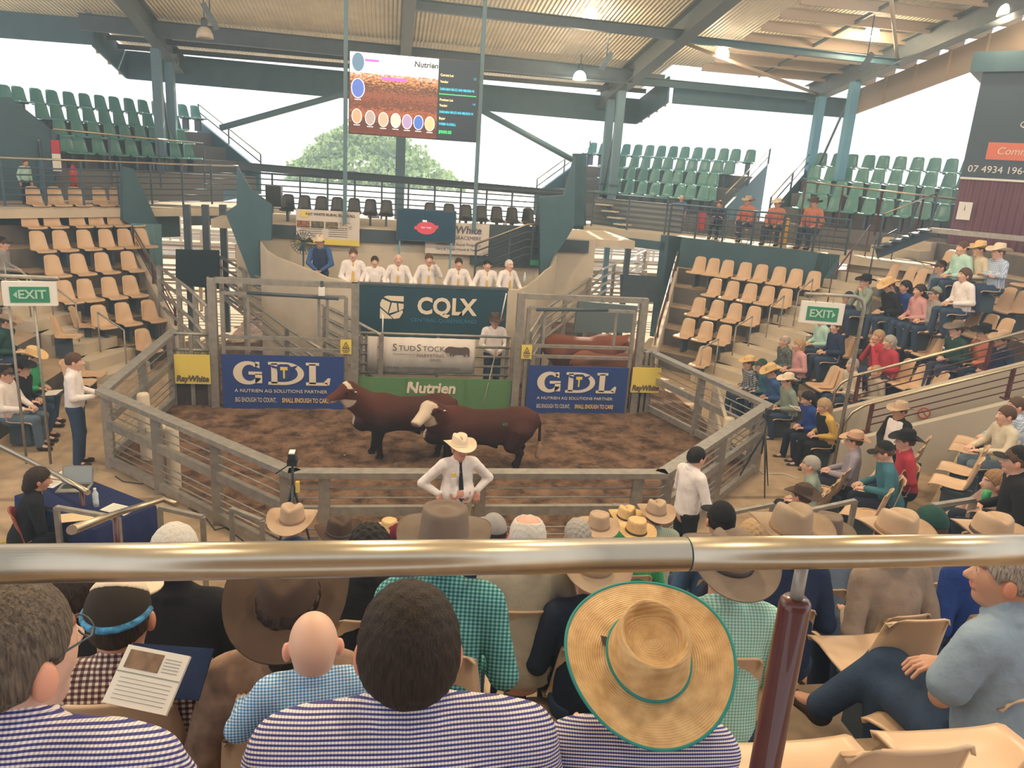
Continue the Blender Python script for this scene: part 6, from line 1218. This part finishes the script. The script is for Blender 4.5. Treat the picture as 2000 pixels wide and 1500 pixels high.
# ---- right block
RSIT = lambda k: RISE*k
for px, py, k, lab, kw in (
    (1462, 707, 0, 'spectator in dark checked shirt with straw hat, end of right front row', dict(shirt=G_CHK, hat='felt', hatcol=H_STRAW, lean=.14)),
    (1486, 712, 0, 'spectator in teal-blue shirt with dark green cap, right front row', dict(shirt=CL['teal'], hat='cap', hatcol=CL['dkgreen'], lean=.16)),
    (1508, 724, 0, 'spectator in dark blue shirt with upturned straw hat', dict(shirt=CL['blue'], hat='wide', hatcol=H_STRAW, lean=.2, nod=18)),
    (1538, 742, 0, 'spectator in pale striped shirt with cream hat, right front row', dict(shirt=CL['sage'], hat='felt', hatcol=H_CREAM, lean=.12)),
    (1580, 776, 0, 'woman with black hair in blue jumper reading a catalogue', dict(shirt=CL['royal'], hair='long', haircol=BK, headk='f', lean=.18, nod=20, pants=CL['jeansd'])),
    (1611, 790, 0, 'blonde woman in black vest with mustard sleeves writing', dict(shirt=CL['yellow'], vest=CL['black'], hair='bob', haircol=BL, headk='f', lean=.16, nod=20, pants=CL['black'])),
    (1532, 664, 1, 'bald man in dark patterned shirt, second row', dict(shirt=PATT, hair='ring', haircol=SV, lean=.1)),
    (1560, 672, 1, 'woman in pale pink top with fair hair', dict(shirt=CL['pink'], hair='bob', haircol=BL, headk='f')),
    (1665, 710, 1, 'older man in pale shirt with grey hair, left of the boy', dict(shirt=CL['cream'], hair='thin', haircol=SV)),
    (1711, 724, 1, 'boy in tan shirt with sandy hair facing forward', dict(shirt=CL['beige'], hair='short', haircol=BL, s=.95, yaw=25)),
    (1606, 622, 2, 'spectator in mint green shirt behind the right exit sign', dict(shirt=CL['mint'], hair='thin', haircol=SV)),
    (1633, 636, 2, 'woman with long hair in navy top', dict(shirt=CL['navy'], hair='long', haircol=BR, headk='f')),
    (1715, 655, 2, 'woman in red jumper holding a hand to her chin, left one', dict(shirt=CL['red'], hair='bob', haircol=BL, headk='f', arms='chin')),
    (1737, 666, 2, 'woman in red jumper with grey-blonde hair, right one', dict(shirt=CL['red'], hair='bob', haircol=SV, headk='f')),
    (1868, 642, 3, 'man in dark green jacket with grey-brown hat, right block', dict(shirt=CL['dkgreen'], hat='wide', hatcol=H_GREY, lean=.14)),
    (1921, 648, 3, 'man in peach shirt with black hat', dict(shirt=CL['orange'], hat='wide', hatcol=CL['black'], vest=None)),
    (1957, 662, 3, 'man in dark jacket with fawn hat, right edge of right block', dict(shirt=CL['navy'], hat='wide', hatcol=H_TAN)),
    (1656, 580, 3, 'man in navy jacket with white-fronted cap', dict(shirt=CL['navy'], hat='cap', hatcol=CL['navy'], lean=.14)),
    (1690, 548, 4, 'man in grey-green shirt with black hat resting his chin', dict(shirt=CL['sage'], hat='felt', hatcol=CL['black'], arms='chin')),
    (1738, 556, 4, 'spectator in black jacket bending with big straw hat', dict(shirt=CL['black'], hat='wide', hatcol=H_STRAW, nod=25, lean=.16)),
    (1768, 558, 4, 'woman with long dark hair in indigo top', dict(shirt=CL['royal'], hair='long', haircol=BK, headk='f')),
    (1796, 566, 4, 'woman in pink shirt with dark hair holding paper', dict(shirt=CL['pink'], hair='bob', haircol=DB, headk='f')),
    (1826, 572, 4, 'man in grey shirt with khaki cap', dict(shirt=CL['greyw'], hat='cap', hatcol=CL['sage'])),
    (1836, 520, 5, 'man in blue-grey shirt with dark cap, upper right', dict(shirt=CL['grblue'], hat='cap', hatcol=CL['black'])),
    (1862, 522, 5, 'man in pale patterned shirt with grey hat, upper right', dict(shirt=G_LBCHK, hat='felt', hatcol=H_GREY, arms='cross')),
    (1884, 535, 5, 'woman in white jacket and green scarf', dict(shirt=CL['white'], hair='bob', haircol=BR, headk='f')),
    (1880, 482, 6, 'spectator in mint shirt with dark tie under the tower', dict(shirt=CL['mint'], hair='short', haircol=BR)),
    (1912, 485, 6, 'spectator in cream shirt with orange-tan hat, top row', dict(shirt=CL['cream'], hat='wide', hatcol=H_STRAW)),
    (1950, 490, 6, 'spectator in checked shirt with wide cream hat, top row', dict(shirt=G_LBCHK, hat='wide', hatcol=H_CREAM, arms='cross'))):
    kk = dict(hair='short', haircol=BR, res=.022, pants=CL['jeans'], skin=SKIN2); kk.update(kw); sit(px, py, RSIT(k)-.04, 180, lab, seated='seat under the '+' '.join(lab.split(',')[0].split()[:12]), **kk)
for px, py, z, lab in ((1570, 800, .75, 'open catalogue on the lap of the woman in blue'), (1613, 822, .72, 'catalogue on the lap of the blonde woman in mustard sleeves'), (1755, 574, 2.45, 'papers on the lap of the indigo-clad woman'), (1790, 604, 2.4, 'white paper on the lap of the woman in pink shirt'), (1678, 768, 1.1, 'programme with dark pictures near the bent pipe')):
    booklet(atz(px, py, z), PI/2, lab, .3, .22, .15)
# ---- near right block
NRS = lambda k: .42*k
for px, py, k, lab, kw in (
    (1583, 905, 0, 'grey haired man in sage shirt, near right front row', dict(shirt=CL['sage'], haircol=SV, lean=.1, face=150)),
    (1668, 858, 0, 'man in grey shirt with peach hat leaning back, arms folded', dict(shirt=CL['lilac'], hat='felt', hatcol=H_PEACH, band=B_DARK, arms='lap', lean=-.02, face=150)),
    (1566, 965, 0, 'person bending forward under a dark brown hat', dict(shirt=CL['taupe'], hat='felt', hatcol=H_BRIM, lean=.1, face=120)),
    (1730, 880, 1, 'man in teal shirt with red and black cap looking at his phone', dict(shirt=CL['teal'], hat='cap', hatcol=CL['black'], arms='fwd', lean=.16, nod=18, pants=CL['jeansd'], face=160)),
    (1768, 858, 1, 'person in red shirt with black hat and dark glasses', dict(shirt=CL['red'], hat='felt', hatcol=CL['black'], lean=.1, face=160)),
    (1965, 808, 2, 'man in pale shirt and jeans holding a cup, nearer of two', dict(shirt=CL['cream'], hair='short', haircol=BR, arms='fwd', face=170, pants=CL['jeansl'])),
    (1985, 790, 2, 'man in pale blue checked shirt, farther of two', dict(shirt=G_LBCHK, hair='short', haircol=BR, arms='fwd', face=170)),
    (1942, 938, 2, 'woman with wavy fair hair in a dusty pink jacket', dict(shirt=cloth('dusty', (.33, .22, .18)), hair='long', haircol=(.28, .16, .08), headk='f', arms='fwd', face=165, lean=-.02, pants=CL['jeansl'])),
    (1985, 895, 3, 'person in a dark cap with white letters at right edge', dict(shirt=CL['black'], hat='cap', hatcol=CL['black'], face=150))):
    face = kw.pop('face'); kk = dict(hair='short', haircol=BR, res=.016, pants=CL['jeansd'], skin=SKIN2); kk.update(kw); r, b = sit(px, py, NRS(k), face, lab, seated='seat under the '+' '.join(lab.split(',')[0].split()[:12]), **kk)
stand_up(1757, 800, .3, 190, 'person with tan hat and dark vest standing in the right passage', s=.9, res=.02, shirt=CL['black'], vest=CL['white'], pants=CL['black'], hair='short', haircol=BR, hat='felt', hatcol=H_TAN, arms='front')
P = atz(1928, 962, 2.0); tag(MB().lathe([(0, 0), (.035, 0), (.04, .12), (.0, .12)], 14).build('green_cup', mat('cup_green', (.03, .35, .12), .4), loc=(P[0], P[1], P[2]-.1)), 'green drink holder in the hands of the wavy haired woman', 'cup')
# ---- left block
for px, py, k, lab, kw in (
    (6, 474, 3, 'man in grey jacket with black cap, upper left', dict(shirt=CL['greyw'], hat='cap', hatcol=CL['black'], pants=CL['jeansd'])),
    (14, 625, 1, 'person in dark green jumper bending forward, far left', dict(shirt=CL['dkgreen'], hat='felt', hatcol=H_FAWN, lean=.14, nod=15)),
    (62, 694, 0, 'spectator in bright green shirt with straw hat', dict(shirt=CL['green'], hat='wide', hatcol=H_STRAW, lean=.12, nod=12)),
    (44, 716, 0, 'man in black jacket with black hat reading papers', dict(shirt=CL['black'], hat='felt', hatcol=CL['black'], lean=.1)),
    (12, 728, 0, 'young man in white and navy hooded top with black cap', dict(shirt=CL['white'], vest=None, hat='cap', hatcol=CL['black'], lean=-.04, pants=CL['jeansl']))):
    kk = dict(hair='short', haircol=BR, res=.018, pants=CL['jeans'], skin=SKIN2); kk.update(kw); sit(px, py, RISE*k, 0 if k else -8, lab, seated='seat under the '+' '.join(lab.split(',')[0].split()[:12]), **kk)
booklet(atz(88, 768, .72), -PI/2, 'papers on the lap of the man in the black hat', .3, .22, .1, pic=False)
# ================================================================== TABLE AND SMALL THINGS
r, b = sit(72, 932, 0, 22, 'woman with dark hair in black seated at the blue-covered table', s=1.0, seated=False, res=.014, shirt=CL['black'], pants=CL['black'], hair='bob', haircol=DB, headk='f', arms='chin', arms2='fwd', lean=.16, nod=12)
t = thing('office_chair', 'reddish plastic chair of the woman at the table', 'chair', b-np.array([.02, 0, 0]), math.radians(22)-PI/2); link('seat_shell', SEATM, mat('red_brown_plastic', (.35, .08, .05), .4), t); MB().tube([(0, .2, 0), (0, .2, .43)], .03, 8).build('stem', M_BLACKP, t)
TA, TB = Vector(atz(152, 930, .75)), Vector(atz(300, 988, .75)); dv = (TB-TA); ln = dv.length; rz_ = math.atan2(dv.y, dv.x)
t = thing('trestle_table', 'trestle table covered by the dark blue cloth at left', 'table', (TA.x, TA.y, 0), rz_)
MB().box((0, -.72, .71), (ln, 0, .74)).build('tabletop', M_WHITE, t)
for x in (.1, ln-.1):
    for y in (-.62, -.1): MB().tube([(x, y, 0), (x, y, .71)], .015, 8).build('leg', M_STEEL, t)
mb = MB(); loop = [(-.02, -.74), (ln+.02, -.74), (ln+.02, .02), (-.02, .02)]; pts = []
for i in range(4):
    a, b2 = loop[i], loop[(i+1) % 4]
    for k in range(14): f = k/14; pts.append((a[0]+(b2[0]-a[0])*f, a[1]+(b2[1]-a[1])*f))
N_ = len(pts); cxx, cyy = ln/2, -.36
vs = [(x, y, .748) for x, y in pts]+[(x+(x-cxx)*.05+.02*math.sin(i*1.7), y+(y-cyy)*.08+.02*math.sin(i*1.3+1), .38) for i, (x, y) in enumerate(pts)]+[(x+(x-cxx)*.07+.03*math.sin(i*1.7), y+(y-cyy)*.1+.03*math.sin(i*1.3+1), .04) for i, (x, y) in enumerate(pts)]
mb.add(vs, [tuple(range(N_))], False); mb.f += [(i+N_*j, (i+1) % N_+N_*j, (i+1) % N_+N_*(j+1), i+N_*(j+1)) for j in (0, 1) for i in range(N_)]; mb.sm += [True]*(2*N_)
tc_ = mb.build('tablecloth', mat('cloth_navy_table', (.012, .02, .085), .85, bump=.2, bscale=6), loc=(TA.x, TA.y, .002), rot=(0, 0, rz_)); tag(tc_, 'dark blue cloth draped over the trestle table', 'tablecloth')
def ontable(px, py, z=.752): return atz(px, py, z)
P = ontable(145, 955); t = thing('laptop', 'open silver laptop on the blue table', 'laptop', P, rz_+.7); MB().box((-.17, -.12, 0), (.17, .12, .015)).build('base', M_STEEL, t); MB().box((-.14, -.02, .015), (.14, .1, .018)).build('keyboard', M_BLACKP, t); o = MB().box((-.17, 0, 0), (.17, .01, .22)).build('lid', M_STEEL, t, loc=(0, .12, .012), rot=(-.3, 0, 0)); MB().box((-.155, -.003, .015), (.155, 0, .205)).build('display', mat('laptop_display', (.35, .4, .42), .3), o)
P = ontable(188, 990); t = thing('water_bottle', 'clear plastic water bottle standing on the blue table', 'bottle', P); MB().lathe([(0, 0), (.032, .003), (.032, .08), (.029, .1), (.032, .12), (.032, .165), (.014, .2), (.014, .215)], 18).build('bottle', mat('bottle_clear', (.6, .7, .75), .1), t); MB().lathe([(.015, .213), (.015, .228), (0, .228)], 14).build('cap', M_WHITE, t)
for k, (px, py, rr2, lab, sz) in enumerate(((128, 930, .3, 'white printed form lying beyond the laptop', (.3, .21)), (150, 1010, .9, 'yellowish envelope on the near end of the blue table', (.34, .22)), (232, 995, .2, 'white printed sheets at the right end of the blue table', (.34, .2)), (95, 945, .4, 'white paper under the arm of the seated woman', (.25, .2)))):
    P = ontable(px, py); t = thing('paper_sheet', lab, 'paper', P, rz_+rr2); MB().box((-sz[0]/2, -sz[1]/2, 0), (sz[0]/2, sz[1]/2, .004)).build('sheet', M_PAPER if k != 1 else mat('manila', (.72, .58, .36), .7), t); mb = MB()
    for q in range(5): mb.box((-sz[0]*.4, -sz[1]*.4+q*.035, .004), (sz[0]*.35, -sz[1]*.4+q*.035+.006, .005))
    if k != 1: mb.build('print', MATS['print_green_grey'], t)
def tripod(px, py, z, lab, cam_=True):
    P = atz(px, py, z); t = thing('camera_tripod', lab, 'tripod', (P[0], P[1], 0)); k = z-.32
    MB().tube([(0, 0, k-.35), (0, 0, z-.05)], .014, 8).build('centre_column', M_BLACKP, t)
    for i in range(3): a = i*2*PI/3+.5; MB().tube([(0, 0, k), (.14*math.cos(a), .14*math.sin(a), k*.6), (.33*math.cos(a), .33*math.sin(a), 0)], [.018, .014, .009], 8).build('leg', M_BLACKP, t)
    MB().box((-.05, -.06, z-.08), (.05, .07, z-.01)).build('tripod_head', M_BLACKP, t); MB().tube([(0, 0, z-.06), (-.16, -.12, z-.14)], .008, 6).build('pan_handle', M_BLACKP, t)
    return t
t = tripod(571, 893, 1.62, 'black video camera tripod at the left corner of the near fence'); MB().box((-.035, -.08, 1.62), (.035, .06, 1.68)).build('video_camera', M_BLACKP, t); MB().box((-.03, -.07, 1.68), (.03, .04, 1.692)).build('top_plate', M_WHITE, t); MB().box((.03, -.02, 1.22), (.07, .02, 1.34)).build('yellow_tag', M_YEL, t)
t = tripod(1500, 808, 1.28, 'black tripod at the right ring corner in front of seated spectators'); MB().box((-.03, -.03, 1.28), (.03, .05, 1.36)).build('small_camera', M_BLACKP, t)
# cables
def cable(pts, lab, m=M_BLACKP, r=.008): P = [Vector(atz(x, y, .012)) for x, y in pts]; tag(MB().tube([p-P[0] for p in P], r, 6).build('cable', m, loc=P[0]), lab, 'cable')
cable([(225, 930), (240, 940), (275, 945), (300, 940)], 'thin black cable looped on the floor by the left fence corner'); cable([(370, 990), (400, 1010), (420, 1035), (440, 1030), (480, 1060)], 'black cable on the floor below the near left fence'); cable([(1470, 905), (1490, 925), (1530, 925), (1560, 935)], 'pale cable lying beneath the right tripod', M_WHITE)
P0 = onslope(40, 1060, .25); mb = MB(); rg = np.random.default_rng(3)
pts = [(.16*math.cos(a)*(1+.2*math.sin(a*3.3)), .12*math.sin(a*1.07)*(1+.25*math.cos(a*2.1)), .03+.03*abs(math.sin(a*.9))) for a in np.linspace(0, 24, 220)]; mb.tube(pts, .006, 6); tag(mb.build('extension_cord', mat('cord_yellow', (.7, .5, .05), .5), loc=P0), 'tangled yellow extension cord just above the rail at far left', 'cord')
# ================================================================== LAMPS
M_SHADE = mat('lamp_shade_lit', (1, .93, .78), .5, emis=6); M_SHADEO = mat('lamp_shade_off', (.55, .48, .4), .3)
def lamp(P, lab, lit, power=160, group=None):
    t = thing('high_bay_lamp', lab, 'lamp', P, 0, group); MB().lathe([(0, .42), (.06, .42), (.075, .36), (.08, .24), (.06, .2), (0, .2)], 16).build('housing', M_STEELD, t)
    MB().lathe([(.07, .22), (.14, .17), (.185, .08), (.2, -.03), (.19, -.03), (.17, .07), (.12, .15), (.06, .2)], 24).build('shade', M_SHADE if lit else M_SHADEO, t)
    top = max(.6, RS(P[1])-P[2]-.02) if P[1] > 3.5 else 1.0; MB().tube([(0, 0, .4), (0, 0, top)], .012, 6).build('hanger', M_STEELD, t)
    if lit:
        L = bpy.data.objects.new('lamp_light', bpy.data.lights.new('lamp_light', 'POINT')); COL.objects.link(L); L.parent = t; L.location = (0, 0, -.12); L.data.energy = power; L.data.color = (1, .80, .54); L.data.shadow_soft_size = .15
for px, py, Y, lab, lit in ((1152, 34, 20.6, 'lit lamp shade near the right rafter, upper one', 1), (1132, 154, 24.0, 'lit lamp below the right rafter, right of the big screen', 1), (1410, 108, 21.8, 'lit lamp under the right roof bay, nearest the rafter', 1), (1702, 68, 20, 'lit lamp in the right bay beside the thin hanging rod', 1), (1966, 28, 17, 'lamp in the top right corner', 1), (400, 72, 21, 'unlit lamp by the left rafter', 0)):
    P = aty(px, py, Y); lamp(P, lab, lit)
for x in (-5, 1.2, 7.4):  # unseen lamps added for warm fill on the foreground
    for y in (6.5, 12.5): lamp((x, y, 8.2), 'added fill lamp over the ring, out of view', 1, 520, 'added fill lamps over the ring')
for x in (-3, 1.5, 6): lamp((x, 1.2, 8.6), 'added fill lamp over the near stand, out of view', 1, 170, 'added fill lamps over the near stand')  # more unseen lamps, added to light the near rows
for px, py, Y, ln_, lab in ((410, 32, 20, .6, 'black stick speaker under the roof at left'), (1184, 120, 21, .5, 'small tilted panel hung on a rod left of the right rafter'), (1692, 122, 19, .5, 'small tilted panel on the rod in the right bay')):
    P = aty(px, py, Y); t = thing('hanging_panel', lab, 'fixture', P); MB().box((-.06, -.04, -ln_/2), (.06, .04, ln_/2)).build('panel', M_STEELD, t, rot=(0, .5 if px > 500 else -.5, 0)); MB().tube([(0, 0, 0), (0, 0, RS(Y)-P[2])], .015, 6).build('rod', M_STEELD, t)
t = thing('gate_camera', 'small white camera box on the header of the left gate', 'camera', aty(628, 566, 14.35)); MB().box((-.05, -.06, -.1), (.06, .04, .05)).build('housing', M_WHITE, t); MB().box((-.02, -.02, .05), (.03, .02, .16)).build('bracket', M_STEELD, t)
A, B = Vector(atp(1815, 449, 45, 10.9)), Vector(atp(2040, 470, 45, 10.9)); tag(MB().beam((0, 0, 0), B-A, .1, .12).build('edge_beam', M_STEEL, loc=A), 'pale edge beam in front of the maroon tower', 'beam')
# scatter haze added to imitate veiling lens glare
if HAZE:
    hm = bpy.data.materials.new('glare_veil'); hm.use_nodes = True; n = hm.node_tree; n.nodes.remove(n.nodes['Principled BSDF']); v = n.nodes.new('ShaderNodeVolumeScatter'); v.inputs['Density'].default_value = HAZE; v.inputs['Color'].default_value = (.60, .80, 1, 1); v.inputs['Anisotropy'].default_value = .35
    n.links.new(v.outputs[0], n.nodes['Material Output'].inputs['Volume']); o = MB().box((-18, -3, .0), (30, 60, 12)).build('glare_veil', hm); tag(o, 'pale blue haze added to imitate lens glare', 'haze', kind='stuff')
